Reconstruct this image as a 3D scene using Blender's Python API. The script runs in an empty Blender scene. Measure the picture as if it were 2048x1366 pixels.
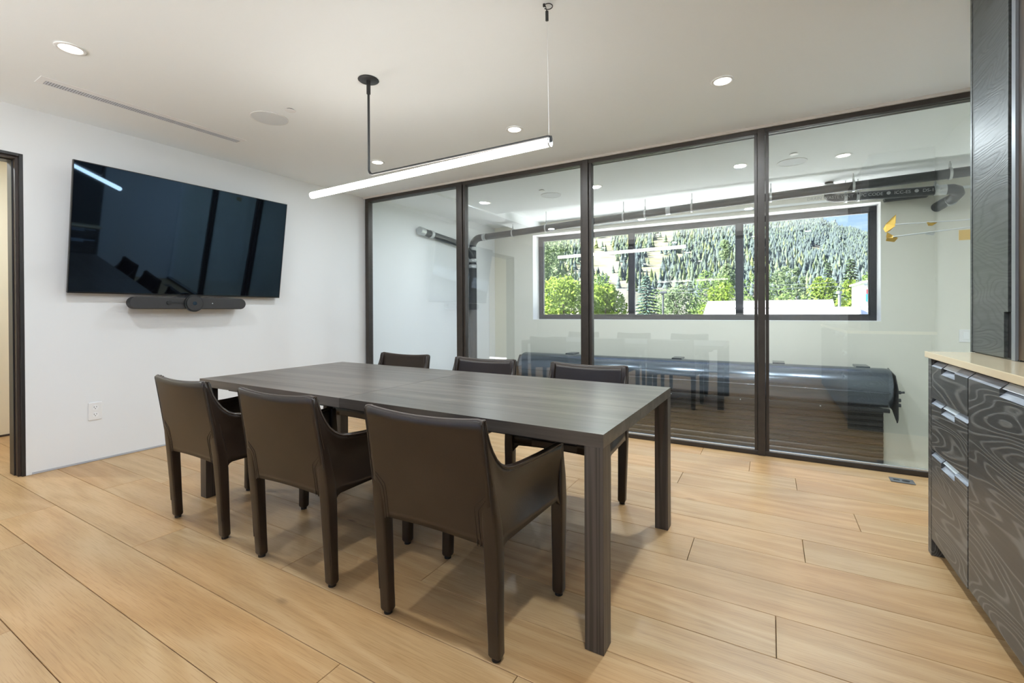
import bpy, bmesh, math, random
import numpy as np
from mathutils import Vector, Matrix

random.seed(7)
rng = np.random.default_rng(11)
C = bpy.context.scene.collection
SC = bpy.context.scene
PI = math.pi

# ------------------------------------------------------------------ camera
CAM_H = 1.15
YAW, PITCH, ROLL = 0.517, -0.0048, -0.0045
def make_camera():
    f = Vector((-math.sin(YAW) * math.cos(PITCH), math.cos(YAW) * math.cos(PITCH), math.sin(PITCH)))
    r = Vector((math.cos(YAW), math.sin(YAW), 0))
    u = r.cross(f)
    c, s = math.cos(ROLL), math.sin(ROLL)
    r2, u2 = r * c + u * s, u * c - r * s
    M = Matrix(((r2.x, u2.x, -f.x, 0), (r2.y, u2.y, -f.y, 0), (r2.z, u2.z, -f.z, CAM_H), (0, 0, 0, 1)))
    d = bpy.data.cameras.new('camera')
    d.sensor_width = 36; d.sensor_fit = 'HORIZONTAL'
    d.lens = 907.3 / 2048 * 36
    d.shift_y = -(683 - 627.5) / 2048
    d.clip_start = 0.05; d.clip_end = 4000
    o = bpy.data.objects.new('camera', d); C.objects.link(o)
    o.matrix_world = M
    SC.camera = o
make_camera()

# ------------------------------------------------------------------ world, sun, exposure
SC.view_settings.view_transform = 'Standard'
SC.view_settings.look = 'None'
SC.view_settings.gamma = 1.0
SC.view_settings.use_curve_mapping = False
SC.view_settings.exposure = 0.28
SC.cycles.use_denoising = True
SC.cycles.max_bounces = 14
SC.cycles.diffuse_bounces = 7
SC.cycles.glossy_bounces = 6
SC.cycles.transparent_max_bounces = 24
SC.cycles.sample_clamp_indirect = 8.0
SC.cycles.caustics_reflective = False
SC.cycles.caustics_refractive = False

SKY_STRENGTH = 1.5
def make_world():
    w = bpy.data.worlds.new('sky'); SC.world = w; w.use_nodes = True
    n, l = w.node_tree.nodes, w.node_tree.links
    bg = n['Background']; bg.inputs['Strength'].default_value = SKY_STRENGTH
    tc = n.new('ShaderNodeTexCoord')
    sep = n.new('ShaderNodeSeparateXYZ'); l.new(tc.outputs['Generated'], sep.inputs[0])
    ramp = n.new('ShaderNodeValToRGB')
    e = ramp.color_ramp.elements
    e[0].position = 0.0; e[0].color = (.42, .56, .82, 1)
    e[1].position = 1.0; e[1].color = (.12, .28, .70, 1)
    k = e.new(.25); k.color = (.27, .46, .86, 1)
    l.new(sep.outputs['Z'], ramp.inputs[0])
    mp = n.new('ShaderNodeMapping'); mp.inputs['Scale'].default_value = (2.2, 2.2, 9)
    l.new(tc.outputs['Generated'], mp.inputs[0])
    nz = n.new('ShaderNodeTexNoise'); nz.inputs['Scale'].default_value = 1.6; nz.inputs['Detail'].default_value = 7
    nz.inputs['Roughness'].default_value = .55
    l.new(mp.outputs[0], nz.inputs['Vector'])
    cr = n.new('ShaderNodeValToRGB')
    cr.color_ramp.elements[0].position = .47; cr.color_ramp.elements[1].position = .68
    cr.color_ramp.elements[1].color = (.85, .85, .85, 1)
    l.new(nz.outputs[0], cr.inputs[0])
    mx = n.new('ShaderNodeMix'); mx.data_type = 'RGBA'
    l.new(cr.outputs[0], mx.inputs['Factor'])
    l.new(ramp.outputs[0], mx.inputs[6]); mx.inputs[7].default_value = (1.25, 1.25, 1.28, 1)
    l.new(mx.outputs[2], bg.inputs['Color'])
make_world()

def add_sun():
    d = bpy.data.lights.new('sun', 'SUN'); d.energy = 46.0; d.angle = 0.009; d.color = (1, .97, .92)
    o = bpy.data.objects.new('sun', d); C.objects.link(o)
    to_sun = Vector((-.82, -.16, .72))
    o.rotation_euler = to_sun.to_track_quat('Z', 'Y').to_euler()
add_sun()

def portal(loc, rot, sx, sy):
    d = bpy.data.lights.new('window_portal', 'AREA'); d.shape = 'RECTANGLE'; d.size = sx; d.size_y = sy
    d.cycles.is_portal = True
    o = bpy.data.objects.new('window_portal', d); C.objects.link(o); o.location = loc; o.rotation_euler = rot
portal((-1.25, 7.64, 1.76), (-PI / 2, 0, 0), 4.75, 1.5)      # atrium window, shining -Y
portal((-1.65, -1.17, 1.82), (PI / 2, 0, 0), 5.5, 1.4)        # added rear window, shining +Y

# ------------------------------------------------------------------ materials
def new_mat(name):
    m = bpy.data.materials.new(name); m.use_nodes = True
    return m, m.node_tree.nodes, m.node_tree.links, m.node_tree.nodes['Principled BSDF']

def plain(name, col, rough=.5, metal=0.0, spec=.5, coat=0.0, bump=0.0, bscale=60, var=0.0, vscale=8, tint=None):
    m, n, l, b = new_mat(name)
    b.inputs['Base Color'].default_value = (*col, 1)
    b.inputs['Roughness'].default_value = rough
    b.inputs['Metallic'].default_value = metal
    b.inputs['Specular IOR Level'].default_value = spec
    if tint: b.inputs['Specular Tint'].default_value = (*tint, 1)
    b.inputs['Coat Weight'].default_value = coat
    if bump or var:
        g = n.new('ShaderNodeNewGeometry')
    if bump:
        z = n.new('ShaderNodeTexNoise'); z.inputs['Scale'].default_value = bscale; z.inputs['Detail'].default_value = 4
        l.new(g.outputs['Position'], z.inputs['Vector'])
        bp = n.new('ShaderNodeBump'); bp.inputs['Strength'].default_value = bump; bp.inputs['Distance'].default_value = .002
        l.new(z.outputs[0], bp.inputs['Height']); l.new(bp.outputs[0], b.inputs['Normal'])
    if var:
        z = n.new('ShaderNodeTexNoise'); z.inputs['Scale'].default_value = vscale; z.inputs['Detail'].default_value = 5
        l.new(g.outputs['Position'], z.inputs['Vector'])
        r = n.new('ShaderNodeValToRGB')
        r.color_ramp.elements[0].color = (*[c * (1 - var) for c in col], 1)
        r.color_ramp.elements[1].color = (*[min(1, c * (1 + var)) for c in col], 1)
        r.color_ramp.elements[0].position = .3; r.color_ramp.elements[1].position = .7
        l.new(z.outputs[0], r.inputs[0]); l.new(r.outputs[0], b.inputs['Base Color'])
    return m

def emit(name, col, strength):
    m, n, l, b = new_mat(name)
    b.inputs['Base Color'].default_value = (.9, .9, .9, 1)
    b.inputs['Emission Color'].default_value = (*col, 1)
    b.inputs['Emission Strength'].default_value = strength
    return m

def glass(name, r0=.07, tint=(.97, .985, .98), rough=0.0):
    m, n, l, b = new_mat(name); n.remove(b)
    out = n['Material Output']
    lw = n.new('ShaderNodeLayerWeight'); lw.inputs['Blend'].default_value = .5
    p = n.new('ShaderNodeMath'); p.operation = 'POWER'; p.inputs[1].default_value = 5
    l.new(lw.outputs['Facing'], p.inputs[0])
    ma = n.new('ShaderNodeMath'); ma.operation = 'MULTIPLY_ADD'
    ma.inputs[1].default_value = 1 - r0; ma.inputs[2].default_value = r0
    l.new(p.outputs[0], ma.inputs[0])
    t = n.new('ShaderNodeBsdfTransparent'); t.inputs[0].default_value = (*tint, 1)
    g = n.new('ShaderNodeBsdfGlossy'); g.inputs['Roughness'].default_value = rough
    g.inputs['Color'].default_value = (1, 1, 1, 1)
    mx = n.new('ShaderNodeMixShader')
    l.new(ma.outputs[0], mx.inputs[0]); l.new(t.outputs[0], mx.inputs[1]); l.new(g.outputs[0], mx.inputs[2])
    l.new(mx.outputs[0], out.inputs['Surface'])
    return m

def wood(name, dark, mid, light,  axis='X', rough=.4, ring=9.0, fine=1.0, along=.7, across=4.0, knots=False,
         var=.12, bump=.15, spec=.5, contrast=1.0, sharp=1.6, detail=2.5):
    """wood with rings drawn along AXIS; every object gets its own cut of the log"""
    m, n, l, b = new_mat(name)
    g = n.new('ShaderNodeNewGeometry'); oi = n.new('ShaderNodeObjectInfo')
    off = n.new('ShaderNodeVectorMath'); off.operation = 'SCALE'; off.inputs[0].default_value = (37.0, 91.0, 53.0)
    l.new(oi.outputs['Random'], off.inputs['Scale'])
    ad = n.new('ShaderNodeVectorMath'); ad.operation = 'ADD'
    l.new(g.outputs['Position'], ad.inputs[0]); l.new(off.outputs[0], ad.inputs[1])
    def mapped(a, c):
        mp = n.new('ShaderNodeMapping')
        s = {'X': (a, c, c), 'Y': (c, a, c), 'Z': (c, c, a)}[axis]
        mp.inputs['Scale'].default_value = s
        l.new(ad.outputs[0], mp.inputs[0]); return mp
    m1 = mapped(along, across)
    nz = n.new('ShaderNodeTexNoise'); nz.inputs['Scale'].default_value = 1; nz.inputs['Detail'].default_value = detail
    nz.inputs['Roughness'].default_value = .45; nz.inputs['Distortion'].default_value = .3
    l.new(m1.outputs[0], nz.inputs['Vector'])
    mu = n.new('ShaderNodeMath'); mu.operation = 'MULTIPLY'; mu.inputs[1].default_value = ring * 6.283
    l.new(nz.outputs[0], mu.inputs[0])
    si = n.new('ShaderNodeMath'); si.operation = 'SINE'; l.new(mu.outputs[0], si.inputs[0])
    hf = n.new('ShaderNodeMath'); hf.operation = 'MULTIPLY_ADD'; hf.inputs[1].default_value = .5; hf.inputs[2].default_value = .5
    l.new(si.outputs[0], hf.inputs[0])
    pw = n.new('ShaderNodeMath'); pw.operation = 'POWER'; pw.inputs[1].default_value = sharp
    l.new(hf.outputs[0], pw.inputs[0])
    m2 = mapped(3.0 * fine, 70.0 * fine)
    n2 = n.new('ShaderNodeTexNoise'); n2.inputs['Scale'].default_value = 1; n2.inputs['Detail'].default_value = 5
    n2.inputs['Roughness'].default_value = .6
    l.new(m2.outputs[0], n2.inputs['Vector'])
    mix = n.new('ShaderNodeMath'); mix.operation = 'MULTIPLY_ADD'; mix.inputs[1].default_value = .55 * contrast
    l.new(pw.outputs[0], mix.inputs[0])
    sc = n.new('ShaderNodeMath'); sc.operation = 'MULTIPLY'; sc.inputs[1].default_value = .75
    l.new(n2.outputs[0], sc.inputs[0]); l.new(sc.outputs[0], mix.inputs[2])
    ramp = n.new('ShaderNodeValToRGB'); e = ramp.color_ramp.elements
    e[0].position = .18; e[0].color = (*dark, 1); e[1].position = .82; e[1].color = (*light, 1)
    k = e.new(.46); k.color = (*mid, 1)
    l.new(mix.outputs[0], ramp.inputs[0])
    hsv = n.new('ShaderNodeHueSaturation')
    vr = n.new('ShaderNodeMath'); vr.operation = 'MULTIPLY_ADD'; vr.inputs[1].default_value = 2 * var; vr.inputs[2].default_value = 1 - var
    l.new(oi.outputs['Random'], vr.inputs[0]); l.new(vr.outputs[0], hsv.inputs['Value'])
    l.new(ramp.outputs[0], hsv.inputs['Color'])
    col = hsv.outputs[0]
    if knots:
        mk = mapped(2.2, 5.0)
        vo = n.new('ShaderNodeTexVoronoi'); vo.inputs['Scale'].default_value = 1.0
        vo.inputs['Randomness'].default_value = 1
        l.new(mk.outputs[0], vo.inputs['Vector'])
        kr = n.new('ShaderNodeValToRGB')
        kr.color_ramp.elements[0].position = .03; kr.color_ramp.elements[0].color = (1, 1, 1, 1)
        kr.color_ramp.elements[1].position = .11; kr.color_ramp.elements[1].color = (0, 0, 0, 1)
        l.new(vo.outputs['Distance'], kr.inputs[0])
        sel = n.new('ShaderNodeSeparateColor'); l.new(vo.outputs['Color'], sel.inputs[0])
        gt = n.new('ShaderNodeMath'); gt.operation = 'GREATER_THAN'; gt.inputs[1].default_value = .72
        l.new(sel.outputs[0], gt.inputs[0])
        km = n.new('ShaderNodeMath'); km.operation = 'MULTIPLY'
        l.new(kr.outputs[0], km.inputs[0]); l.new(gt.outputs[0], km.inputs[1])
        km2 = n.new('ShaderNodeMath'); km2.operation = 'MULTIPLY'; km2.inputs[1].default_value = .75
        l.new(km.outputs[0], km2.inputs[0])
        mxk = n.new('ShaderNodeMix'); mxk.data_type = 'RGBA'
        l.new(km2.outputs[0], mxk.inputs['Factor']); l.new(col, mxk.inputs[6]); mxk.inputs[7].default_value = (.13, .07, .035, 1)
        col = mxk.outputs[2]
        mp_ = mapped(9.0, 330.0)
        np_ = n.new('ShaderNodeTexNoise'); np_.inputs['Scale'].default_value = 1; np_.inputs['Detail'].default_value = 1
        l.new(mp_.outputs[0], np_.inputs['Vector'])
        rp = n.new('ShaderNodeValToRGB')
        rp.color_ramp.elements[0].position = .36; rp.color_ramp.elements[0].color = (.87, .84, .80, 1)
        rp.color_ramp.elements[1].position = .46; rp.color_ramp.elements[1].color = (1, 1, 1, 1)
        l.new(np_.outputs[0], rp.inputs[0])
        mq = n.new('ShaderNodeMix'); mq.data_type = 'RGBA'; mq.blend_type = 'MULTIPLY'; mq.inputs['Factor'].default_value = 1
        l.new(col, mq.inputs[6]); l.new(rp.outputs[0], mq.inputs[7]); col = mq.outputs[2]
        # slow warm and grey drifts along a board
        m3 = mapped(.9, 2.5)
        n3 = n.new('ShaderNodeTexNoise'); n3.inputs['Scale'].default_value = 1; n3.inputs['Detail'].default_value = 2
        l.new(m3.outputs[0], n3.inputs['Vector'])
        r3 = n.new('ShaderNodeValToRGB')
        r3.color_ramp.elements[0].position = .35; r3.color_ramp.elements[0].color = (.97, .98, 1.0, 1)
        r3.color_ramp.elements[1].position = .68; r3.color_ramp.elements[1].color = (1.0, .90, .80, 1)
        l.new(n3.outputs[0], r3.inputs[0])
        mm = n.new('ShaderNodeMix'); mm.data_type = 'RGBA'; mm.blend_type = 'MULTIPLY'; mm.inputs['Factor'].default_value = 1
        l.new(col, mm.inputs[6]); l.new(r3.outputs[0], mm.inputs[7]); col = mm.outputs[2]
    l.new(col, b.inputs['Base Color'])
    b.inputs['Roughness'].default_value = rough
    b.inputs['Specular IOR Level'].default_value = spec
    if bump:
        bp = n.new('ShaderNodeBump'); bp.inputs['Strength'].default_value = bump; bp.inputs['Distance'].default_value = .0015
        l.new(mix.outputs[0], bp.inputs['Height']); l.new(bp.outputs[0], b.inputs['Normal'])
    return m

M = {}
M['wall'] = plain('wall_paint', (.78, .795, .81), .75, bump=.05, bscale=220)
M['ceiling'] = plain('ceiling_paint', (.87, .90, .915), .85, bump=.04, bscale=180)
M['hallwall'] = plain('hall_paint', (.82, .74, .58), .8)
M['oak'] = wood('oak_planks', (.425, .264, .124), (.495, .320, .154), (.545, .366, .190), 'X', rough=.37, ring=7, along=.5,
                across=3.6, knots=True, var=.05, bump=.05, spec=.38, contrast=.8, detail=1.6)
M['subfloor'] = plain('subfloor', (.07, .045, .025), .9)
M['blackash_h'] = wood('black_ash_grain', (.044, .045, .044), (.062, .063, .062), (.145, .146, .140), 'Y', rough=.35, ring=20,
                       along=1.1, across=7.0, var=.08, bump=.5, spec=.5, contrast=1.0, sharp=5.0, detail=1.2)
M['upperash'] = wood('grey_ash_grain', (.050, .056, .056), (.085, .093, .093), (.105, .114, .114), 'Y', rough=.42, ring=22,
                     along=1.6, across=6.0, var=.06, bump=.6, spec=.5, contrast=-.4, sharp=3.0, detail=1.4)
M['darkpanel'] = plain('dark_panel', (.020, .020, .019), .5)
M['brownpanel'] = wood('brown_veneer', (.02, .012, .007), (.04, .024, .013), (.07, .042, .022), 'Z', rough=.4, ring=6)
M['table'] = wood('table_ash', (.056, .045, .036), (.090, .074, .060), (.135, .112, .092), 'X', rough=.33, ring=5, along=.35,
                  across=5.0, var=.07, bump=.12, spec=.55, contrast=.7)
M['tableleg'] = wood('table_leg_ash', (.032, .026, .021), (.055, .044, .036), (.085, .070, .058), 'Z', rough=.42, ring=8, along=.3, across=14, var=.05, bump=.1)
M['leather'] = plain('brown_leather', (.022, .0138, .0092), .31, spec=.5, bump=.12, bscale=320, var=.18, vscale=7)
M['thread'] = plain('dark_thread', (.020, .014, .010), .6)
M['piping'] = plain('leather_edge', (.060, .044, .034), .45)
M['rubber'] = plain('black_rubber', (.012, .012, .012), .5)
M['bronze'] = plain('bronze_frame', (.048, .040, .034), .42, metal=.25, var=.12, vscale=14)
M['bronze_dark'] = plain('bronze_groove', (.016, .013, .011), .5)
M['doorframe'] = plain('door_frame', (.022, .020, .020), .38)
M['doorbrown'] = plain('door_frame_reveal', (.050, .034, .027), .5)
M['black'] = plain('black_metal', (.018, .018, .019), .42)
M['black_gloss'] = plain('screen_glass', (.002, .002, .003), .03, spec=1.0, tint=(.40, .66, 1.0))
M['bezel'] = plain('screen_edge', (.010, .010, .011), .3)
M['charcoal'] = plain('charcoal_fabric', (.040, .040, .042), .75, bump=.3, bscale=900)
M['white_plastic'] = plain('white_plastic', (.80, .80, .80), .35)
M['slot'] = plain('outlet_slot', (.05, .05, .05), .6)
M['metal_strip'] = plain('shadow_strip', (.50, .53, .58), .4, metal=.2)
M['alu'] = plain('brushed_aluminium', (.72, .74, .77), .32, metal=.75)
M['bevel'] = wood('painted_sheen_ash', (.15, .17, .21), (.22, .245, .29), (.34, .37, .42), 'Y', rough=.3, ring=9, along=1.2, across=14, var=.02, bump=.2)  # same ash, lightened and blued to paint the chamfer's sheen into its colour
M['pull'] = plain('pale_metal_pull', (.62, .66, .70), .35, metal=.3)
M['stone'] = plain('cream_stone', (.78, .65, .44), .12, spec=.5, var=.03, vscale=3)
M['whitegloss'] = plain('white_reveal', (.88, .88, .88), .5)
M['trim'] = plain('ceiling_trim', (.62, .58, .54), .6)
M['vent'] = plain('vent_frame', (.86, .87, .88), .5)
M['ventfin'] = plain('vent_fin', (.60, .63, .70), .5)
M['grille'] = plain('speaker_grille', (.72, .75, .78), .7, bump=.4, bscale=900)
M['tube'] = emit('lit_tube', (1, .95, .87), 14.0)
M['lens'] = emit('lit_lens', (1, .94, .80), 5.0)
M['glass'] = glass('clear_glass', .085)
M['winglass'] = glass('window_glass', .03, tint=(.985, .99, .985))
M['atrium'] = plain('atrium_paint', (.75, .74, .66), .8)
M['iron'] = plain('cast_iron_pipe', (.030, .033, .036), .42, spec=.5)
M['clamp'] = plain('galvanised_clamp', (.55, .57, .58), .35, metal=.8, bump=.5, bscale=120)
M['concrete'] = plain('concrete', (.62, .61, .60), .8, var=.15, vscale=2)
M['drum'] = plain('drum_steel', (.14, .165, .20), .22, metal=.75, spec=.7)
M['slat'] = plain('shutter_slat', (.030, .027, .025), .38, spec=.5)
M['brass'] = plain('brushed_brass', (.72, .46, .10), .32, metal=.55)
M['winframe'] = plain('window_frame', (.022, .022, .026), .4)
M['lettering'] = plain('pipe_lettering', (.42, .43, .44), .6)

def leafmat(name, a, bcol, sub=0.5):
    m, n, l, b = new_mat(name)
    g = n.new('ShaderNodeNewGeometry')
    r = n.new('ShaderNodeValToRGB'); r.color_ramp.elements[0].color = (*a, 1); r.color_ramp.elements[1].color = (*bcol, 1)
    l.new(g.outputs['Random Per Island'], r.inputs[0])
    l.new(r.outputs[0], b.inputs['Base Color'])
    b.inputs['Roughness'].default_value = .9; b.inputs['Specular IOR Level'].default_value = .05
    t = n.new('ShaderNodeBsdfTranslucent'); l.new(r.outputs[0], t.inputs[0])
    mx = n.new('ShaderNodeMixShader'); mx.inputs[0].default_value = sub
    l.new(b.outputs[0], mx.inputs[1]); l.new(t.outputs[0], mx.inputs[2])
    l.new(mx.outputs[0], n['Material Output'].inputs['Surface'])
    return m
M['leaf_lime'] = leafmat('lime_leaves', (0.124, 0.191, 0.026), (0.235, 0.308, 0.070))
M['leaf_green'] = leafmat('green_leaves', (0.110, 0.177, 0.051), (0.206, 0.287, 0.103))
M['leaf_grey'] = leafmat('grey_green_leaves', (0.133, 0.191, 0.096), (0.228, 0.280, 0.161))
M['needle_blue'] = leafmat('blue_spruce_needles', (0.051, 0.096, 0.081), (0.147, 0.221, 0.177), .1)
M['needle_dark'] = leafmat('dark_needles', (0.037, 0.067, 0.037), (0.103, 0.147, 0.081), .1)
M['bark'] = plain('bark', (.10, .08, .06), .9)
M['white_roof'] = plain('white_metal_roof', (.88, .88, .88), .4)
M['gutter'] = plain('roof_seam', (.20, .21, .23), .5)
M['siding'] = plain('white_siding', (.80, .80, .82), .6)
M['galv'] = plain('galvanised_vent', (.26, .28, .31), .4, metal=.4)
M['plate'] = plain('dull_steel', (.16, .165, .17), .45, metal=.5)
M['postgrey'] = plain('lamp_post_paint', (.07, .075, .09), .5)
M['signred'] = plain('sign_red', (.5, .06, .08), .5)
M['signblue'] = plain('sign_blue', (.05, .30, .62), .5)
M['bounce_deck'] = plain('bounce_paving', (.48, .48, .48), .8)
M['reflector'] = plain('pale_concrete', (.80, .80, .80), .85, var=.08, vscale=1)
M['lawn'] = plain('lawn', (0.067, 0.101, 0.029), .9, var=.3, vscale=.3)
def hillmat():
    m, n, l, b = new_mat('hill_ground')
    at = n.new('ShaderNodeAttribute'); at.attribute_name = 'meadow'
    g = n.new('ShaderNodeNewGeometry')
    z = n.new('ShaderNodeTexNoise'); z.inputs['Scale'].default_value = .06; z.inputs['Detail'].default_value = 6
    l.new(g.outputs['Position'], z.inputs['Vector'])
    r1 = n.new('ShaderNodeValToRGB'); r1.color_ramp.elements[0].position = .35; r1.color_ramp.elements[1].position = .65
    r1.color_ramp.elements[0].color = (0.042, 0.046, 0.032, 1); r1.color_ramp.elements[1].color = (0.092, 0.084, 0.076, 1)
    r2 = n.new('ShaderNodeValToRGB'); r2.color_ramp.elements[0].position = .35; r2.color_ramp.elements[1].position = .65
    r2.color_ramp.elements[0].color = (0.113, 0.126, 0.042, 1); r2.color_ramp.elements[1].color = (0.168, 0.151, 0.105, 1)
    l.new(z.outputs[0], r1.inputs[0]); l.new(z.outputs[0], r2.inputs[0])
    mx = n.new('ShaderNodeMix'); mx.data_type = 'RGBA'
    l.new(at.outputs['Fac'], mx.inputs['Factor']); l.new(r1.outputs[0], mx.inputs[6]); l.new(r2.outputs[0], mx.inputs[7])
    l.new(mx.outputs[2], b.inputs['Base Color']); b.inputs['Roughness'].default_value = .95
    return m
M['hill'] = hillmat()
def tintmat(name, attr):
    m, n, l, b = new_mat(name)
    r = n.new('ShaderNodeValToRGB'); e = r.color_ramp.elements
    e[0].color = (.085, .112, .122, 1); e[1].color = (.25, .29, .12, 1)
    k = e.new(.45); k.color = (.12, .155, .145, 1)
    k = e.new(.75); k.color = (.17, .22, .125, 1)
    if attr:
        a = n.new('ShaderNodeAttribute'); a.attribute_name = 'tint'; l.new(a.outputs['Fac'], r.inputs[0])
    else:
        a = n.new('ShaderNodeObjectInfo'); l.new(a.outputs['Random'], r.inputs[0])
    l.new(r.outputs[0], b.inputs['Base Color']); b.inputs['Roughness'].default_value = .95; b.inputs['Specular IOR Level'].default_value = .03
    t = n.new('ShaderNodeBsdfTranslucent'); l.new(r.outputs[0], t.inputs[0])
    mx = n.new('ShaderNodeMixShader'); mx.inputs[0].default_value = .45
    l.new(b.outputs[0], mx.inputs[1]); l.new(t.outputs[0], mx.inputs[2])
    l.new(mx.outputs[0], n['Material Output'].inputs['Surface'])
    return m
M['forest'] = tintmat('forest_needles', True)
M['conifer'] = tintmat('conifer_needles', False)

# ------------------------------------------------------------------ mesh helpers
class MB:
    """collects shapes; build() links them as ONE mesh object"""
    def __init__(s): s.v = []; s.f = []; s.sm = []
    def add(s, vs, fs, smooth=False):
        o = len(s.v); s.v += [tuple(p) for p in vs]
        s.f += [tuple(i + o for i in f) for f in fs]; s.sm += [smooth] * len(fs)
        return s
    def box(s, x0, x1, y0, y1, z0, z1):
        x0, x1 = min(x0, x1), max(x0, x1); y0, y1 = min(y0, y1), max(y0, y1); z0, z1 = min(z0, z1), max(z0, z1)
        return s.add([(x0, y0, z0), (x1, y0, z0), (x1, y1, z0), (x0, y1, z0), (x0, y0, z1), (x1, y0, z1), (x1, y1, z1), (x0, y1, z1)],
                     [(0, 3, 2, 1), (4, 5, 6, 7), (0, 1, 5, 4), (1, 2, 6, 5), (2, 3, 7, 6), (3, 0, 4, 7)])
    def prism(s, poly, axis, a0, a1):
        """extrude a 2D polygon along an axis; poly gives the other two coordinates in xyz order"""
        def P(p, a):
            return {'x': (a, p[0], p[1]), 'y': (p[0], a, p[1]), 'z': (p[0], p[1], a)}[axis]
        n = len(poly)
        vs = [P(p, a0) for p in poly] + [P(p, a1) for p in poly]
        fs = [tuple(range(n)), tuple(range(2 * n - 1, n - 1, -1))] + [(i, i + n, (i + 1) % n + n, (i + 1) % n) for i in range(n)]
        return s.add(vs, fs)
    def tube(s, pts, r, seg=12, caps=True, rs=None, smooth=True):
        pts = [Vector(p) for p in pts]; n = len(pts); rings = []
        up = None
        for i, p in enumerate(pts):
            t = (pts[min(i + 1, n - 1)] - pts[max(i - 1, 0)]).normalized()
            if up is None:
                up = Vector((0, 0, 1)) if abs(t.z) < .9 else Vector((1, 0, 0))
            a = (up - t * up.dot(t)).normalized(); b = t.cross(a); up = a
            rr = rs[i] if rs else r
            rings.append([p + (a * math.cos(2 * PI * k / seg) + b * math.sin(2 * PI * k / seg)) * rr for k in range(seg)])
        vs = [q for ring in rings for q in ring]; fs = []
        for i in range(n - 1):
            for k in range(seg):
                k2 = (k + 1) % seg
                fs.append((i * seg + k, i * seg + k2, (i + 1) * seg + k2, (i + 1) * seg + k))
        s.add(vs, fs, smooth)
        if caps:
            s.add(rings[0], [tuple(range(seg - 1, -1, -1))]); s.add(rings[-1], [tuple(range(seg))])
        return s
    def cyl(s, p0, p1, r, seg=24, r1=None):
        return s.tube([p0, p1], r, seg, rs=[r, r1 if r1 is not None else r])
    def sweep(s, pts, secs, smooth=True, caps=True):
        """loft explicit rings (lists of points)"""
        n = len(secs[0]); vs = [q for r in secs for q in r]; fs = []
        for i in range(len(secs) - 1):
            for k in range(n):
                k2 = (k + 1) % n
                fs.append((i * n + k, i * n + k2, (i + 1) * n + k2, (i + 1) * n + k))
        s.add(vs, fs, smooth)
        if caps:
            s.add(secs[0], [tuple(range(n - 1, -1, -1))]); s.add(secs[-1], [tuple(range(n))])
        return s
    def grid(s, fn, nu, nv, thick, smooth=True):
        """a sheet fn(u,v)->(point, normal offset vector) with thickness"""
        A = []; B = []
        for j in range(nv + 1):
            for i in range(nu + 1):
                p, nn = fn(i / nu, j / nv); p = Vector(p); nn = Vector(nn)
                A.append(p + nn * thick * .5); B.append(p - nn * thick * .5)
        W = nu + 1; N = len(A); fs = []
        for j in range(nv):
            for i in range(nu):
                a = j * W + i; fs.append((a, a + 1, a + 1 + W, a + W)); fs.append((N + a, N + a + W, N + a + 1 + W, N + a + 1))
        for i in range(nu):
            a = i; fs.append((a, N + a, N + a + 1, a + 1)); a = nv * W + i; fs.append((a, a + 1, N + a + 1, N + a))
        for j in range(nv):
            a = j * W; fs.append((a, a + W, N + a + W, N + a)); a = j * W + nu; fs.append((a, N + a, N + a + W, a + W))
        return s.add(A + B, fs, smooth)
    def disc_lathe(s, prof, c, seg=40, smooth=True):
        """profile of (r, z) turned about the vertical through c"""
        secs = []
        for r, z in prof:
            secs.append([(c[0] + r * math.cos(2 * PI * k / seg), c[1] + r * math.sin(2 * PI * k / seg), c[2] + z) for k in range(seg)])
        return s.sweep(None, secs, smooth, caps=prof[0][0] < .01)
    def build(s, name, mat, parent=None, world=True, bevel=0.0, seg=2, auto=None):
        me = bpy.data.meshes.new(name)
        off = Vector((0, 0, 0))
        if parent is not None and world:
            off = wloc(parent)
        me.from_pydata([tuple(Vector(p) - off) for p in s.v], [], s.f)
        me.polygons.foreach_set('use_smooth', s.sm)
        me.materials.append(mat); me.update()
        bm = bmesh.new(); bm.from_mesh(me); bmesh.ops.recalc_face_normals(bm, faces=bm.faces); bm.to_mesh(me); bm.free()
        o = bpy.data.objects.new(name, me); C.objects.link(o)
        if parent is not None: o.parent = parent
        if bevel:
            b = o.modifiers.new('edge', 'BEVEL'); b.width = bevel; b.segments = seg; b.limit_method = 'ANGLE'; b.angle_limit = .7
        return o

def wloc(o):
    p = Vector((0, 0, 0))
    while o is not None:
        p += Vector(o.location); o = o.parent
    return p
def tag(o, label=None, cat=None, group=None, kind=None):
    if label: o['label'] = label
    if cat: o['category'] = cat
    if group: o['group'] = group
    if kind: o['kind'] = kind
    return o
def thing(name, label, cat, loc=(0, 0, 0), rotz=0.0, group=None):
    o = bpy.data.objects.new(name, None); C.objects.link(o)
    o.empty_display_size = .1
    o.location = loc; o.rotation_euler = (0, 0, rotz)
    return tag(o, label, cat, group)
def struct(mb, name, mat, label=None, bevel=0.0):
    o = mb.build(name, mat, bevel=bevel); o['kind'] = 'structure'
    if label: o['label'] = label
    return o
def copy_tree(o, parent=None):
    c = o.copy(); C.objects.link(c)
    if parent is not None: c.parent = parent
    for ch in list(o.children): copy_tree(ch, c)
    return c

# ------------------------------------------------------------------ room dimensions
H = 2.61           # ceiling
YG = 4.10          # face of the glass partition
XR = 1.30          # right wall
WA = 0.0256        # the left wall is a little off square
def wallx(y): return -4.585 + WA * (y - 1.0)
YB = -1.05         # rear wall

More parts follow.
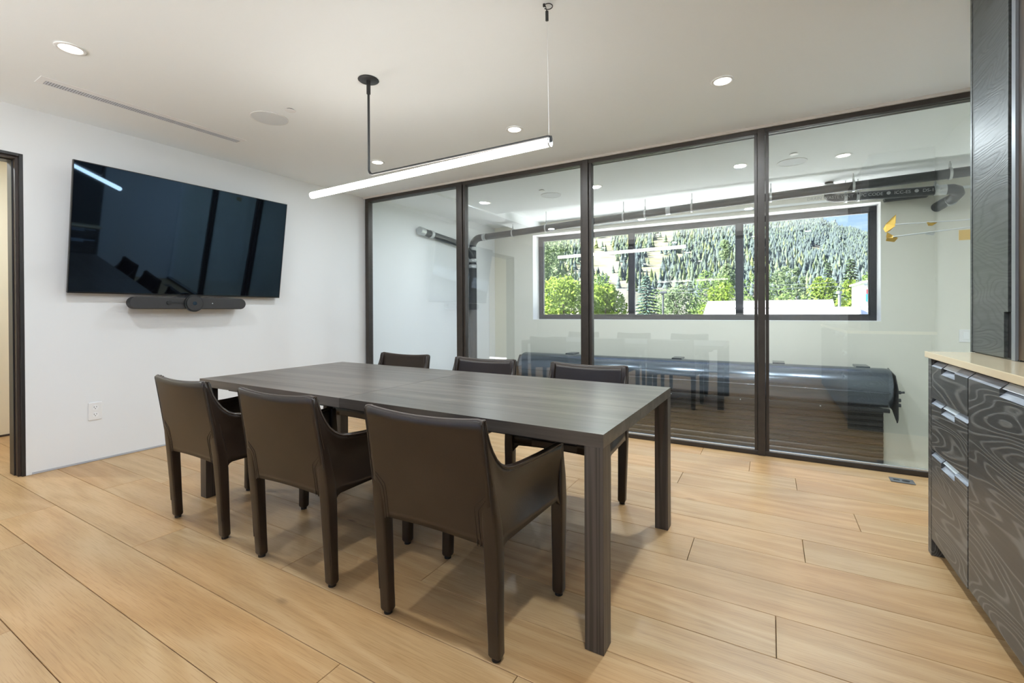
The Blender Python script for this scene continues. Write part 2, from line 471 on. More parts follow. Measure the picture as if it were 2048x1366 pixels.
# ------------------------------------------------------------------ floor and planks
def build_floor():
    f = MB().box(-6.5, 1.5, YB - .2, 4.22, -.30, -.0165)
    fl = struct(f, 'floor', M['subfloor'], 'pale oak plank floor of the meeting room and the hall')
    unit = {}
    def plank(x0, x1, y0, y1):
        g = .0011
        mb = MB(); b = .0012; z0, z1 = -.016, random.uniform(-.0002, .0002)
        x0 += g; x1 -= g; y0 += g; y1 -= g
        mb.add([(x0, y0, z0), (x1, y0, z0), (x1, y1, z0), (x0, y1, z0),
                (x0, y0, z1 - b), (x1, y0, z1 - b), (x1, y1, z1 - b), (x0, y1, z1 - b),
                (x0 + b, y0 + b, z1), (x1 - b, y0 + b, z1), (x1 - b, y1 - b, z1), (x0 + b, y1 - b, z1)],
               [(0, 3, 2, 1), (0, 1, 5, 4), (1, 2, 6, 5), (2, 3, 7, 6), (3, 0, 4, 7),
                (4, 5, 9, 8), (5, 6, 10, 9), (6, 7, 11, 10), (7, 4, 8, 11), (8, 9, 10, 11)])
        mb.build('plank', M['oak'], fl, world=False)
    W = .2405
    known = {0: [-1.30], 1: [.017], 2: [-.923], 3: [-.335], 4: [.139], 5: [-1.142], 7: [-.54], 9: [-.132],
             -1: [], -2: [-2.726], -3: [-3.72, -1.225], -4: [-3.25], -5: [-2.40]}
    for k in range(-10, 11):
        y0 = 1.488 + W * k; y1 = min(y0 + W, 4.10)
        if y1 - y0 < .02: continue
        xl = -6.25 if (k <= 3 and k >= -12) else -4.60
        xr = XR
        js = sorted(known.get(k, []))
        a = js[0] if js else random.uniform(-3.9, -2.0)
        cur = a; left = []
        while cur > xl + .5:
            left.append(cur); cur -= random.uniform(1.75, 2.35)
        cur = js[-1] if js else a; right = []
        while cur < xr - .35:
            if cur not in left: right.append(cur)
            cur += random.uniform(1.8, 2.4)
        cuts = sorted(set(left + right + js))
        xs = [xl] + [c for c in cuts if xl + .05 < c < xr - .05] + [xr]
        for q in range(len(xs) - 1): plank(xs[q], xs[q + 1], y0, y1)
build_floor()

# ------------------------------------------------------------------ walls, ceilings
def build_shell():
    # left wall with the doorway, in its own slightly turned frame
    DY0, DY1, DH = .10, 1.085, 2.276
    def wl(mb, y0, y1, z0, z1, t=.16):
        mb.prism([(wallx(y0) - t, y0), (wallx(y0), y0), (wallx(y1), y1), (wallx(y1) - t, y1)], 'z', z0, z1)
    mb = MB(); wl(mb, YB, DY0, 0.001, H); wl(mb, DY1, 4.22, .001, H); wl(mb, DY0, DY1, DH, H)
    struct(mb, 'wall_left', M['wall'], 'white wall carrying the television')
    mb = MB()
    for (a, b) in ((YB, DY0 - .03), (DY1 + .03, YG)):
        mb.prism([(wallx(a) - .005, a), (wallx(a) + .0035, a), (wallx(b) + .0035, b), (wallx(b) - .005, b)], 'z', .002, .016)
    struct(mb, 'baseboard_left', M['metal_strip'], 'thin grey metal strip at the foot of the white wall')
    # hall behind the doorway
    mb = MB().box(-6.41, -6.25, -1.5, 2.6, .001, H).box(-6.25, -4.74, -1.66, -1.5, .001, H).box(-6.25, -4.74, 2.5, 2.66, .001, H)
    struct(mb, 'wall_hall', M['hallwall'], 'cream hall wall seen through the doorway')
    struct(MB().box(-6.25, -6.238, -1.5, 2.5, .001, .018), 'baseboard_hall', M['doorbrown'], 'thin brown strip at the foot of the hall wall')
    struct(MB().box(-6.41, -4.76, -1.66, 2.66, H, H + .14), 'ceiling_hall', M['ceiling'], 'hall ceiling')
    # right wall
    struct(MB().box(XR, XR + .16, YB, YG + .1, .001, H), 'wall_right', M['wall'], 'white wall behind the cabinets')
    # rear wall; the wide window in it is unseen, added for daylight
    x0, x1, z0, z1 = -4.45, 1.15, 1.10, 2.54
    mb = MB().box(-4.9, x0, YB - .2, YB, .001, H).box(x1, XR + .16, YB - .2, YB, .001, H).box(x0, x1, YB - .2, YB, .001, z0).box(x0, x1, YB - .2, YB, z1, H)
    struct(mb, 'wall_back', M['wall'], 'white wall behind the camera with a wide added window')
    w = MB()
    for a, b, c, d in ((x0, x1, z0, z0 + .06), (x0, x1, z1 - .06, z1), (x0, x0 + .06, z0, z1), (x1 - .06, x1, z0, z1)):
        w.box(a, b, YB - .14, YB - .06, c, d)
    wo = struct(w, 'added_window', M['winframe'], 'unseen wide window added behind the camera to let daylight in')
    for x in (x0 + 1.867, x0 + 3.733): MB().box(x - .03, x + .03, YB - .139, YB - .061, z0 + .06, z1 - .06).build('mullion', M['winframe'], wo)
    for a, b in ((x0 + .06, x0 + 1.837), (x0 + 1.897, x0 + 3.703), (x0 + 3.763, x1 - .06)):
        MB().box(a, b, YB - .105, YB - .095, z0 + .06, z1 - .06).build('pane', M['winglass'], wo)
    # ceilings
    mb = MB().box(-4.9, XR + .16, YB - .2, YG, H, H + .14).box(-3.55, 2.36, YG, 5.80, H, H + .14)
    struct(mb, 'ceiling', M['ceiling'], 'flat off-white ceiling running through above the glass')
    struct(MB().box(-3.86, -3.55, YG + .04, 7.3, 2.585, 2.86), 'beam', M['ceiling'], 'white boxed beam above the far room').__setitem__('category', 'beam')
    struct(MB().box(-4.68, -3.86, YG + .0, 6.24, 2.66, 2.86), 'ceiling_far_left', M['ceiling'], 'raised ceiling strip left of the beam')
    struct(MB().box(-4.68, 2.36, 5.80, 7.55, 2.725, 2.86), 'ceiling_far', M['ceiling'], 'higher ceiling pocket along the far window')
    struct(MB().box(-8, 4, YB - .8, 7.9, 2.90, 3.15), 'roof', M['concrete'], 'flat roof over the building')
    # atrium walls, running down past our floor level
    struct(MB().box(-4.68, -4.52, 4.215, 7.3, -3, 2.86), 'wall_far_left', M['wall'], 'white wall of the far room behind the glass')
    struct(MB().box(2.2, 2.36, 4.2, 7.3, -3, 2.86), 'wall_far_right', M['atrium'], 'right wall of the far room')
    struct(MB().box(XR, 2.36, YG + .1, YG + .2, -3, 2.86), 'wall_far_back', M['atrium'], 'wall closing the far room behind the cabinets')
    struct(MB().box(-4.68, 2.36, 4.0, 4.22, -3, -.31), 'wall_below', M['atrium'], 'wall under the glass partition')
    struct(MB().box(-4.68, 2.36, 4.2, 7.55, -3.15, -3), 'floor_below', M['concrete'], 'concrete floor of the bay below')
    wx0, wx1, wz0, wz1 = -3.715, 1.222, 1.005, 2.522
    mb = MB().box(-4.68, wx0, 7.3, 7.70, -3, 2.86).box(wx1, 2.36, 7.3, 7.70, -3, 2.86).box(wx0, wx1, 7.3, 7.70, -3, wz0).box(wx0, wx1, 7.3, 7.70, wz1, 2.86)
    struct(mb, 'wall_far', M['atrium'], 'beige wall around the long far window')
    struct(MB().box(-3.5, 2.2, 7.27, 7.299, 2.575, 2.605), 'trim_2', M['ceiling'], 'white ledge above the far window')
    w = MB()
    t = .07; a0, a1, b0, b1 = wx0, wx1, wz0, wz1; ya, yb = 7.54, 7.62
    for a, b, c, d in ((a0, a1, b0, b0 + t), (a0, a1, b1 - t, b1), (a0, a0 + t, b0 + t, b1 - t), (a1 - t, a1, b0 + t, b1 - t)):
        w.box(a, b, ya, yb, c, d)
    wo = struct(w, 'window_1', M['winframe'], 'long black framed window in the far wall looking at the hillside', bevel=.004)
    e = .004
    rv = MB().box(a0 - .001, a0 + e, 7.298, ya, b0, b1).box(a1 - e, a1 + .001, 7.298, ya, b0, b1)
    rv.box(a0 + e, a1 - e, 7.298, ya, b0 - .001, b0 + e).box(a0 + e, a1 - e, 7.298, ya, b1 - e, b1 + .001)
    rv.build('reveal', M['whitegloss'], wo)
    ms = (-2.005, -.395)
    for x in ms: MB().box(x - .035, x + .035, ya + .004, yb - .002, b0 + t, b1 - t).build('mullion', M['winframe'], wo, bevel=.003)
    for p, q in ((a0 + t, ms[0] - .035), (ms[0] + .035, ms[1] - .035), (ms[1] + .035, a1 - t)):
        sf = MB(); k = .018
        for a, b, c, d in ((p, q, b0 + t, b0 + t + k), (p, q, b1 - t - k, b1 - t), (p, p + k, b0 + t, b1 - t), (q - k, q, b0 + t, b1 - t)):
            sf.box(a, b, ya + .016, yb - .016, c, d)
        sf.build('sash', M['winframe'], wo)
        MB().box(p + k, q - k, 7.575, 7.585, b0 + t + k, b1 - t - k).build('pane', M['winglass'], wo)
build_shell()

def build_doorway():
    """lined doorway in the left wall"""
    y0, y1, zt = .10, 1.085, 2.276
    mid = wallx(.6)
    root = MB()
    fx0, fx1 = mid - .015, mid + .012           # casing, nearly flush with the wall
    root.box(fx0, fx1, y1 - .02, y1, 0.001, zt).box(fx0, fx1, y0, y0 + .02, .001, zt).box(fx0, fx1, y0 + .02, y1 - .02, zt - .02, zt)
    d = struct(root, 'door_1', M['doorframe'], 'dark doorway lining at the left edge of the white wall', bevel=.002)
    r = MB()                                     # brown reveal between two dark stops
    r.box(mid - .07, fx0, y1 - .032, y1 - .002, .001, zt - .002).box(mid - .07, fx0, y0 + .002, y0 + .032, .001, zt - .002).box(mid - .07, fx0, y0 + .032, y1 - .032, zt - .032, zt - .002)
    r.build('reveal', M['doorbrown'], d)
    s = MB()
    s.box(mid - .162, mid - .07, y1 - .040, y1 - .002, .001, zt - .002).box(mid - .162, mid - .07, y0 + .002, y0 + .040, .001, zt - .002).box(mid - .162, mid - .07, y0 + .040, y1 - .040, zt - .040, zt - .002)
    s.build('stop', M['doorframe'], d, bevel=.002)
    s = MB().box(mid - .024, mid - .016, y1 - .034, y1 - .031, .001, zt - .034)
    s.build('groove', M['bronze_dark'], d)
build_doorway()

# ------------------------------------------------------------------ glass partition
def build_partition():
    t = thing('glass_partition', 'full height dark framed glass partition in four panes', 'partition', (-1.6, YG, 0))
    xl, xr, zt = -4.475, XR, 2.588
    B, BD = M['bronze'], M['bronze_dark']
    MB().box(xl, xr, YG, YG + .075, zt - .036, zt).build('head_rail', B, t, bevel=.003)
    MB().box(xl, xr, YG, YG + .075, .001, .036).build('sill_rail', B, t, bevel=.003)
    MB().box(xl, xl + .055, YG, YG + .075, .036, zt - .036).build('post', B, t, bevel=.003)
    gaps = [(-3.046, -2.926), (-1.576, -1.466), (-.108, -.006)]
    for a, b in gaps:
        w = b - a
        MB().box(a + w * .235, b - w * .255, YG - .014, YG + .078, .001, zt - .004).build('post', B, t, bevel=.003)
        for p, q in ((a, a + w * .235 - .002), (b - w * .255 + .002, b)):
            MB().box(p, q, YG + .004, YG + .07, .036, zt - .036).build('stile', B, t, bevel=.003)
    xs = [(xl + .055, gaps[0][0]), (gaps[0][1], gaps[1][0]), (gaps[1][1], gaps[2][0]), (gaps[2][1], xr)]
    for a, b in xs:
        MB().box(a, b, YG + .030, YG + .040, .036, zt - .036).build('pane', M['glass'], t)
        MB().box(a, b, YG + .012, YG + .028, .036, .046).build('glazing_bead', M['alu'], t)
        MB().box(a, b, YG + .045, YG + .055, zt - .052, zt - .044).build('glazing_bead', M['black'], t)
    # trim between the frame and the ceiling
    mb = MB().box(xl - .02, XR, YG - .012, YG + .08, zt, H - .001)
    struct(mb, 'trim_1', M['trim'], 'pale trim between the glass partition and the ceiling')
build_partition()

# ------------------------------------------------------------------ ceiling fittings
LAMP_W = 10.5
def downlight(x, y, label, w=LAMP_W, z=H, group='recessed ceiling downlights', r=.05):
    t = thing('downlight', label, 'ceiling light', (x, y, z), 0, group)
    MB().disc_lathe([(r, -.001), (r, -.006), (r * 1.05, -.008), (r * 1.28, -.007), (r * 1.36, -.004), (r * 1.28, -.001)], (x, y, z), 40).build('trim_ring', M['white_plastic'], t)
    MB().disc_lathe([(.0005, -.0055), (r, -.0055), (r, -.002), (.0005, -.002)], (x, y, z), 36, False).build('lens', M['lens'], t)
    d = bpy.data.lights.new('downlight_lamp', 'AREA'); d.shape = 'DISK'; d.size = r * 2; d.energy = w; d.color = (.85, .94, 1)
    d.spread = PI
    o = bpy.data.objects.new('downlight_lamp', d); C.objects.link(o); o.parent = t; o.location = (0, 0, -.012)
    return t
downlight(-3.341, .978, 'lit recessed downlight between the slot vent and the camera')
downlight(-.259, 3.172, 'lit recessed downlight nearest the tall cabinet', w=22)
downlight(-1.774, 3.173, 'lit recessed downlight above the right end of the hanging tube lamp')
downlight(-3.312, 3.195, 'lit recessed downlight beside the black rod of the hanging lamp')
downlight(-1.77, .978, 'lit recessed downlight above the middle near chair, out of frame')
downlight(-.26, .978, 'lit recessed downlight above the near table corner, out of frame', w=22)
for x, y, n in ((-3.30, 5.12, 'second mullion from the left'), (-1.755, 5.10, 'mullion under the lamp rod end'), (-.255, 5.116, 'third mullion'), (.604, 5.265, 'tall cabinet')):
    downlight(x, y, 'small lit downlight behind the glass near the ' + n, w=16 if x < -3 else 27, group='downlights of the far room')
def hall_lamp():
    t = downlight(-5.45, .6, 'lit downlight of the hall beyond the doorway', w=26, group='hall lights')
hall_lamp()

def speaker(x, y, r, label, group):
    t = thing('ceiling_speaker', label, 'speaker', (x, y, H), 0, group)
    MB().disc_lathe([(r * .96, -.001), (r, -.001), (r, -.005), (r * .97, -.006), (r * .955, -.004)], (x, y, H), 48).build('rim', M['white_plastic'], t)
    MB().disc_lathe([(.0005, -.0035), (r * .955, -.0035), (r * .955, -.001), (.0005, -.001)], (x, y, H), 48, False).build('grille', M['grille'], t)
def sprinkler(x, y, label, group):
    t = thing('sprinkler_cover', label, 'sprinkler', (x, y, H), 0, group)
    MB().disc_lathe([(.0005, -.010), (.034, -.010), (.036, -.009), (.036, -.007), (.0005, -.007)], (x, y, H), 32, False).build('cover_plate', M['white_plastic'], t)
    MB().disc_lathe([(.027, -.0065), (.0275, -.001), (.0005, -.001), (.0005, -.0065)], (x, y, H), 24).build('collar', M['slot'], t)
speaker(-3.262, 2.070, .128, 'round white ceiling speaker grille beside the slot vent', 'ceiling speakers')
sprinkler(-2.998, 2.060, 'small round white cover plate beside the ceiling speaker of the room', 'sprinkler covers')
speaker(-2.385, 5.20, .128, 'round ceiling speaker behind the second glass pane', 'ceiling speakers')
sprinkler(-2.385, 4.935, 'small white cover plate behind the second glass pane', 'sprinkler covers')
speaker(.192, 5.25, .128, 'round ceiling speaker behind the glass pane nearest the cabinets', 'ceiling speakers')
sprinkler(.197, 4.98, 'small white cover plate behind the glass pane nearest the cabinets', 'sprinkler covers')

def slot_vent():
    y0, y1 = .998, 2.235
    t = thing('slot_vent', 'long white slot vent in the ceiling along the television wall', 'vent', (-3.93, 1.62, H), -.028)
    L2, w = .619, .066
    f = MB()
    sx0, sx1 = -.058, .012          # the slot, off centre
    f.box(-w, sx0, -L2, L2, -.004, -.0005).box(sx1, w, -L2, L2, -.004, -.0005).box(sx0, sx1, -L2, -L2 + .035, -.004, -.0005).box(sx0, sx1, L2 - .022, L2, -.004, -.0005)
    f.build('flange', M['vent'], t, world=False, bevel=.001)
    MB().box(sx0, sx1, -L2 + .035, L2 - .022, -.0012, -.0006).build('backing', M['slot'], t, world=False)
    g = MB(); n = 92; a = -L2 + .037; s = (2 * L2 - .061) / n
    for k in range(n): g.box(sx0 + .001, sx1 - .001, a + k * s, a + k * s + s * .72, -.0034, -.0013)
    g = g.build('grille', M['ventfin'], t, world=False); g['kind'] = 'stuff'
slot_vent()

# ------------------------------------------------------------------ pendant tube lamp
def pendant():
    y = 2.04; cx = -2.189
    t = thing('tube_pendant', 'linear glowing tube lamp hung over the table from a black rod', 'pendant light', (-1.85, y, 1.985))
    MB().disc_lathe([(.0005, -.001), (.062, -.001), (.064, -.004), (.060, -.007), (.0005, -.008)], (cx, y, H), 40).build('canopy', M['black'], t)
    MB().cyl((cx, y, H - .008), (cx, y, 2.52), .0125, 20).build('collar', M['black'], t)
    R = .035; pts = [(cx, y, 2.52), (cx, y, 2.012 + R)]
    for k in range(1, 8):
        a = k / 8 * PI / 2; pts.append((cx + R - R * math.cos(a), y, 2.012 + R - R * math.sin(a)))
    pts += [(cx + R, y, 2.012), (-1.5, y, 2.012), (-.945, y, 2.012)]
    MB().tube(pts, .0075, 12).build('rod', M['black'], t)
    tb = MB().tube([(-2.745, y, 1.9555), (-2.74, y, 1.9555), (-.945, y, 1.9835)], .0215, 24, rs=[.016, .0215, .0215])
    tb.build('tube', M['tube'], t)
    MB().cyl((-.945, y, 1.9835), (-.937, y, 1.9836), .0235, 24).build('end_cap', M['alu'], t)
    MB().tube([(-.945, y, 2.012), (-.934, y, 2.010), (-.932, y, 1.998), (-.934, y, 1.984)], .0055, 10).build('end_hook', M['black'], t)
    MB().cyl((-.946, y, 2.015), (-.921, 1.97, 2.545), .0007, 6).build('cable', M['alu'], t)
    MB().cyl((-.921, 1.97, 2.535), (-.9205, 1.968, 2.578), .0075, 14).build('gripper', M['black'], t)
    ring = [(-.916 + .021 * math.cos(a), 1.972 + .021 * math.sin(a), H - .008) for a in np.linspace(-2.6, 2.9, 22)]
    MB().tube(ring, .0022, 8).cyl((-.93, 1.957, H - .001), (-.93, 1.957, H - .012), .006, 12).cyl((-.92, 1.968, 2.575), (-.925, 1.96, H - .008), .002, 8).build('ceiling_hook', M['black'], t)
pendant()

# ------------------------------------------------------------------ television, conference bar, outlet
def wallthing(name, label, cat, y, z):
    return thing(name, label, cat, (wallx(y), y, z), -WA)
def television():
    yc = 2.112; t = wallthing('television', 'large black wall television tilted towards the table', 'television', yc, 1.30)
    Wd, Hh = 1.640, .972
    tilt = math.atan2(.150, .950)
    ux, uz = math.sin(tilt), math.cos(tilt)
    base = Vector((.060, 0, .004))
    up = Vector((ux, 0, uz)); nrm = Vector((uz, 0, -ux)); rt = Vector((0, 1, 0))
    def slab(a0, a1, b0, b1, n0, n1):
        m = MB(); vs = []
        for n_ in (n0, n1):
            for a, b in ((a0, b0), (a1, b0), (a1, b1), (a0, b1)):
                vs.append(base + rt * a + up * b + nrm * n_)
        return m.add(vs, [(0, 3, 2, 1), (4, 5, 6, 7), (0, 1, 5, 4), (1, 2, 6, 5), (2, 3, 7, 6), (3, 0, 4, 7)])
    slab(-Wd / 2, Wd / 2, 0, Hh, -.024, 0).build('body', M['bezel'], t, world=False, bevel=.002)
    slab(-Wd / 2 + .006, Wd / 2 - .006, .012, Hh - .006, 0, .002).build('screen', M['black_gloss'], t, world=False)
    fr = MB()
    for q in ((-Wd / 2, Wd / 2, 0, .0115), (-Wd / 2, Wd / 2, Hh - .0055, Hh), (-Wd / 2, -Wd / 2 + .0055, .012, Hh - .006), (Wd / 2 - .0055, Wd / 2, .012, Hh - .006)):
        s = slab(*q, .0, .003); fr.add(s.v, s.f)
    fr.build('bezel', M['bezel'], t, world=False)
    slab(-.32, .32, .30, .70, -.065, -.024).build('housing', M['bezel'], t, world=False)
    mb = MB().box(.001, .02, -.30, .30, .32, .62)
    mb.box(.02, .09, -.22, -.19, .34, .62).box(.02, .09, .19, .22, .34, .62)
    mb.build('wall_bracket', M['black'], t, world=False)
television()

def conference_bar():
    yc = 2.095; t = wallthing('conference_bar', 'charcoal capsule shaped video bar with round camera under the television', 'video bar', yc, 1.235)
    L, r = .455, .050
    def cap(hw, rr, x0, x1, seg=14):
        pts = []
        for k in range(seg + 1):
            a = -PI / 2 + PI * k / seg; pts.append((hw - rr + rr * math.cos(a), rr * math.sin(a)))
        for k in range(seg + 1):
            a = PI / 2 + PI * k / seg; pts.append((-hw + rr + rr * math.cos(a), rr * math.sin(a)))
        return MB().prism(pts, 'x', x0, x1)
    cap(L, r, .055, .135).build('body', M['charcoal'], t, world=False, bevel=.008, seg=3)
    def puck(yy, zz, rr, x0, x1): return MB().tube([(x0, yy, zz), (x1, yy, zz)], rr, 36)
    puck(0, 0, .074, .130, .150).build('ring', M['bezel'], t, world=False, bevel=.004)
    puck(0, 0, .062, .150, .160).build('camera_cap', M['charcoal'], t, world=False, bevel=.004)
    puck(0, 0, .016, .160, .162).build('camera_lens', M['black_gloss'], t, world=False)
    puck(-.185, .004, .018, .134, .141).build('mic_button', M['bezel'], t, world=False, bevel=.002)
    MB().box(.134, .138, -.167, -.07, -.002, .010).build('slide_track', M['bezel'], t, world=False)
    puck(.155, .002, .004, .134, .137).build('status_light', M['alu'], t, world=False)
    MB().box(.001, .056, -.08, .08, -.03, .03).build('bracket', M['black'], t, world=False)
conference_bar()

def wall_outlet(y, z, label):
    t = wallthing('wall_outlet', label, 'outlet', y, z)
    MB().box(.0005, .007, -.041, .041, -.068, .068).build('cover_plate', M['white_plastic'], t, world=False, bevel=.003)
    for s in (-1, 1):
        f = MB().tube([(.006, 0, s * .028), (.0085, 0, s * .028)], .0195, 24).build('socket', M['vent'], t, world=False, bevel=.001)
        MB().box(.008, .0092, -.009, -.006, s * .028 - .001, s * .028 + .010).box(.008, .0092, .006, .009, s * .028 + .001, s * .028 + .010).cyl((.008, 0, s * .028 - .008), (.0092, 0, s * .028 - .008), .003, 12).build('slot', M['slot'], f, world=False)
wall_outlet(1.462, .390, 'white double power outlet low on the white wall')

def floor_outlet():
    t = thing('floor_outlet', 'grey metal floor outlet plate set into the oak planks', 'outlet', (.768, 3.93, 0), -.04)
    MB().box(-.064, .064, -.046, .046, .0005, .006).build('cover_plate', M['plate'], t, world=False, bevel=.0015)
    MB().cyl((.020, 0, .0055), (.020, 0, .0075), .021, 24).build('socket', M['rubber'], t, world=False)
    MB().box(-.045, -.012, -.014, .014, .0055, .0072).build('flap', M['black'], t, world=False, bevel=.001)
floor_outlet()

# ------------------------------------------------------------------ table
def table():
    cx, cy = -1.7865 + .003, 2.0025 + .012
    L, W, Ht, th = 2.624, 1.075, .740, .046
    t = thing('conference_table', 'long dark ash conference table with square corner legs', 'table', (cx, cy, 0), -.0172)
    n = 7; bw = W / n
    for s in (-1, 1):
        for k in range(n):
            y0 = -W / 2 + k * bw; y1 = y0 + bw; g = .0003
            x0, x1 = (-L / 2, -.0012) if s < 0 else (.0012, L / 2)
            mb = MB()
            # short ends are cut back underneath
            xb0, xb1 = x0, x1
            mb.prism([(x0, Ht), (x0, Ht - .012), (xb0, Ht - th), (xb1, Ht - th), (x1, Ht - .012), (x1, Ht)], 'y', y0 + g, y1 - g)
            mb.build('board', M['table'], t, world=False)
    lw, ld = .068, .074
    for sx in (-1, 1):
        for sy in (-1, 1):
            x0 = sx * L / 2; x1 = sx * (L / 2 - lw); y0 = sy * W / 2; y1 = sy * (W / 2 - ld)
            e = .0008
            MB().box(x0 - sx * e, x1, y0 - sy * e, y1, .001, Ht - th).build('leg', M['tableleg'], t, world=False, bevel=.0015)
    ap = MB()
    a, b = L / 2 - .14, W / 2 - .10
    ap.box(-a, a, -b, -b + .03, Ht - th - .035, Ht - th).box(-a, a, b - .03, b, Ht - th - .035, Ht - th)
    ap.box(-a, -a + .03, -b + .03, b - .03, Ht - th - .035, Ht - th).box(a - .03, a, -b + .03, b - .03, Ht - th - .035, Ht - th)
    ap.build('under_frame', M['darkpanel'], t, world=False)
table()

# ------------------------------------------------------------------ leather chairs
def smooth01(t): t = max(0, min(1, t)); return t * t * (3 - 2 * t)
def build_chair():
    t = thing('leather_chair', 'chair', 'chair')
    Lm = M['leather']
    def rear_y(z):                                   # rear post leans back above the seat
        if z < .40: return -.205 - .020 * (z / .40)
        q = (z - .40) / .41; return -.225 - .062 * q ** 1.1
    def rear_x(z):
        if z < .40: return .243 + .004 * (z / .40)
        q = (z - .40) / .41; return .247 - .010 * q
    def front_y(z): return .215 + .015 * (z / .6)
    def front_x(z): return .282 - .004 * (z / .6)
    def rring(cx, cy, z, hx, hy, r=.010, seg=4):
        pts = []
        for (sx, sy, a0) in ((1, 1, 0), (-1, 1, PI / 2), (-1, -1, PI), (1, -1, 3 * PI / 2)):
            for k in range(seg + 1):
                a = a0 + PI / 2 * k / seg
                pts.append((cx + sx * (hx - r) + r * math.cos(a), cy + sy * (hy - r) + r * math.sin(a), z))
        return pts
    ZA = .614                                        # arm height
    # side profile of the arm's upper edge: (local y, z)
    prof = [(-.287, .808), (-.276, .765), (-.262, .728), (-.244, .695), (-.222, .664), (-.196, .640), (-.165, .624), (-.125, .616), (-.05, .610), (.06, .608), (.16, .611), (.232, ZA)]
    # legs with their posts, foot glides under them
    for sx in (-1, 1):
        secs = []
        for z in (.014, .022, .10, .25, .36, .44, .55, .66, .75, .795, .806):
            hx = .023 + .004 * smooth01((z - .05) / .35) - .010 * smooth01((z - .42) / .25)
            hy = .020 + .005 * smooth01((z - .05) / .35) - .009 * smooth01((z - .42) / .25)
            if z < .02: hx -= .003; hy -= .003
            if z > .80: hx -= .004; hy -= .004
            secs.append(rring(sx * (rear_x(z) - .0), rear_y(z), z, hx, hy, .008))
        lg = MB().sweep(None, secs).build('leg', Lm, t, world=False)
        MB().cyl((sx * rear_x(0), rear_y(0), .0005), (sx * rear_x(0), rear_y(0), .015), .016, 18).build('glide', M['rubber'], lg, world=False)
        secs = []
        for z in (.014, .022, .10, .25, .34, .40, .48, .56, ZA - .010, ZA):
            hx = .022 + .003 * smooth01((z - .05) / .35) - .009 * smooth01((z - .42) / .18)
            hy = .021 + .006 * smooth01((z - .05) / .35) - .010 * smooth01((z - .42) / .18)
            if z < .02: hx -= .003; hy -= .003
            if z > ZA - .005: hx -= .003; hy -= .003
            secs.append(rring(sx * front_x(z), front_y(z), z, hx, hy, .008))
        lg = MB().sweep(None, secs).build('leg', Lm, t, world=False)
        MB().cyl((sx * front_x(0), front_y(0), .0005), (sx * front_x(0), front_y(0), .015), .016, 18).build('glide', M['rubber'], lg, world=False)
    # back: one hide stretched between the rear posts, slightly hollow, with rounded lower corners
    def zlow(u):
        return .386 + .010 * (1 - u * u) - .050 * smooth01((abs(u) - .80) / .20)
    def ztop(u): return .812 - .014 * (1 - u * u) - .006 * smooth01((abs(u) - .95) / .05)
    def back(uu, v):
        u = 2 * uu - 1
        z0, z1 = zlow(u), ztop(u); z = z0 + (z1 - z0) * v
        x = u * (rear_x(z) + .018)
        y = rear_y(z) - .010 - .020 * (1 - u * u) * (.35 + .65 * v) + .030 * (1 - u * u) * .25
        return (x, y, z), (0, 1, 0)
    bk = MB().grid(back, 28, 14, .022).build('backrest', Lm, t, world=False)
    edge = [Vector(back(k / 30, 1.0)[0]) for k in range(31)]
    MB().tube(edge, .0062, 8).build('piping', M['piping'], bk, world=False)
    for sx in (-1, 1):
        for off in (0, .013):
            st = MB(); path = []
            for k in range(15):
                a = k / 14
                if a < .55: x, z = .197 + off, .385 + a / .55 * (.135 - off)
                else:
                    b = (a - .55) / .45 * PI / 2; x, z = .197 + off + (.048 - off) * math.sin(b) * .9, .52 - off + .045 * (1 - math.cos(b)) * .0 + .040 * math.sin(b)
                u = x / (rear_x(z) + .018)
                y = rear_y(z) - .010 - .020 * (1 - u * u) * (.35 + .65 * ((z - .386) / .42)) + .030 * (1 - u * u) * .25 - .0115
                path.append((sx * x, y, z))
            st.tube(path, .0011, 5).build('stitching', M['thread'], bk, world=False)
    for sx in (-1, 1):
        MB().tube([(sx * (rear_x(z) + .018), rear_y(z) - .019, z) for z in np.linspace(.10, .80, 14)], .0032, 6).build('seam', M['thread'], bk, world=False)
    # sides: hide from the rear post to the front post, pinched inwards
    py = np.array([p[0] for p in prof]); pz = np.array([p[1] for p in prof])
    for sx in (-1, 1):
        def side(uu, v, sx=sx):
            # uu follows the upper edge by index so that the sweep near the back stays crisp
            q = uu * (len(prof) - 1); i = min(int(q), len(prof) - 2); fr = q - i
            yt = py[i] + (py[i + 1] - py[i]) * fr; zt = pz[i] + (pz[i + 1] - pz[i]) * fr
            yb = -.222 + (.222 + .226) * uu
            zb = .388 + .014 * uu - .046 * smooth01((uu - .86) / .14) - .04 * smooth01((.08 - uu) / .08)
            y = yb + (yt - yb) * smooth01(v) * 1.0; z = zb + (zt - zb) * v
            xr = rear_x(z) + .010; xf = front_x(z) + .010
            w = max(0, min(1, (y + .25) / .48))
            x = xr + (xf - xr) * w - .034 * math.sin(PI * w) ** 1.0 * math.sin(PI * min(1, v * .95)) ** .8
            return (sx * x, y, z), (sx, 0, 0)
        ar = MB().grid(side, 33, 12, .020).build('armrest', Lm, t, world=False)
        e = [Vector(side(k / 40, 1.0)[0]) for k in range(41)]
        MB().tube(e, .0105, 8).build('arm_roll', Lm, ar, world=False)
        e2 = [p + Vector((sx * .0095, 0, .003)) for p in e]
        MB().tube(e2, .0025, 6).build('piping', M['piping'], ar, world=False)
    # seat pad
    def seat(uu, v, top=True):
        u = 2 * uu - 1; y = -.215 + .455 * v
        x = u * (.232 + .028 * v)
        z = .452 - .012 * (1 - u * u) * math.sin(PI * v) - .02 * smooth01((v - .9) / .1)
        return (x, y, z), (0, 0, 1)
    s = MB().grid(seat, 16, 16, .05)
    s.build('seat', Lm, t, world=False)
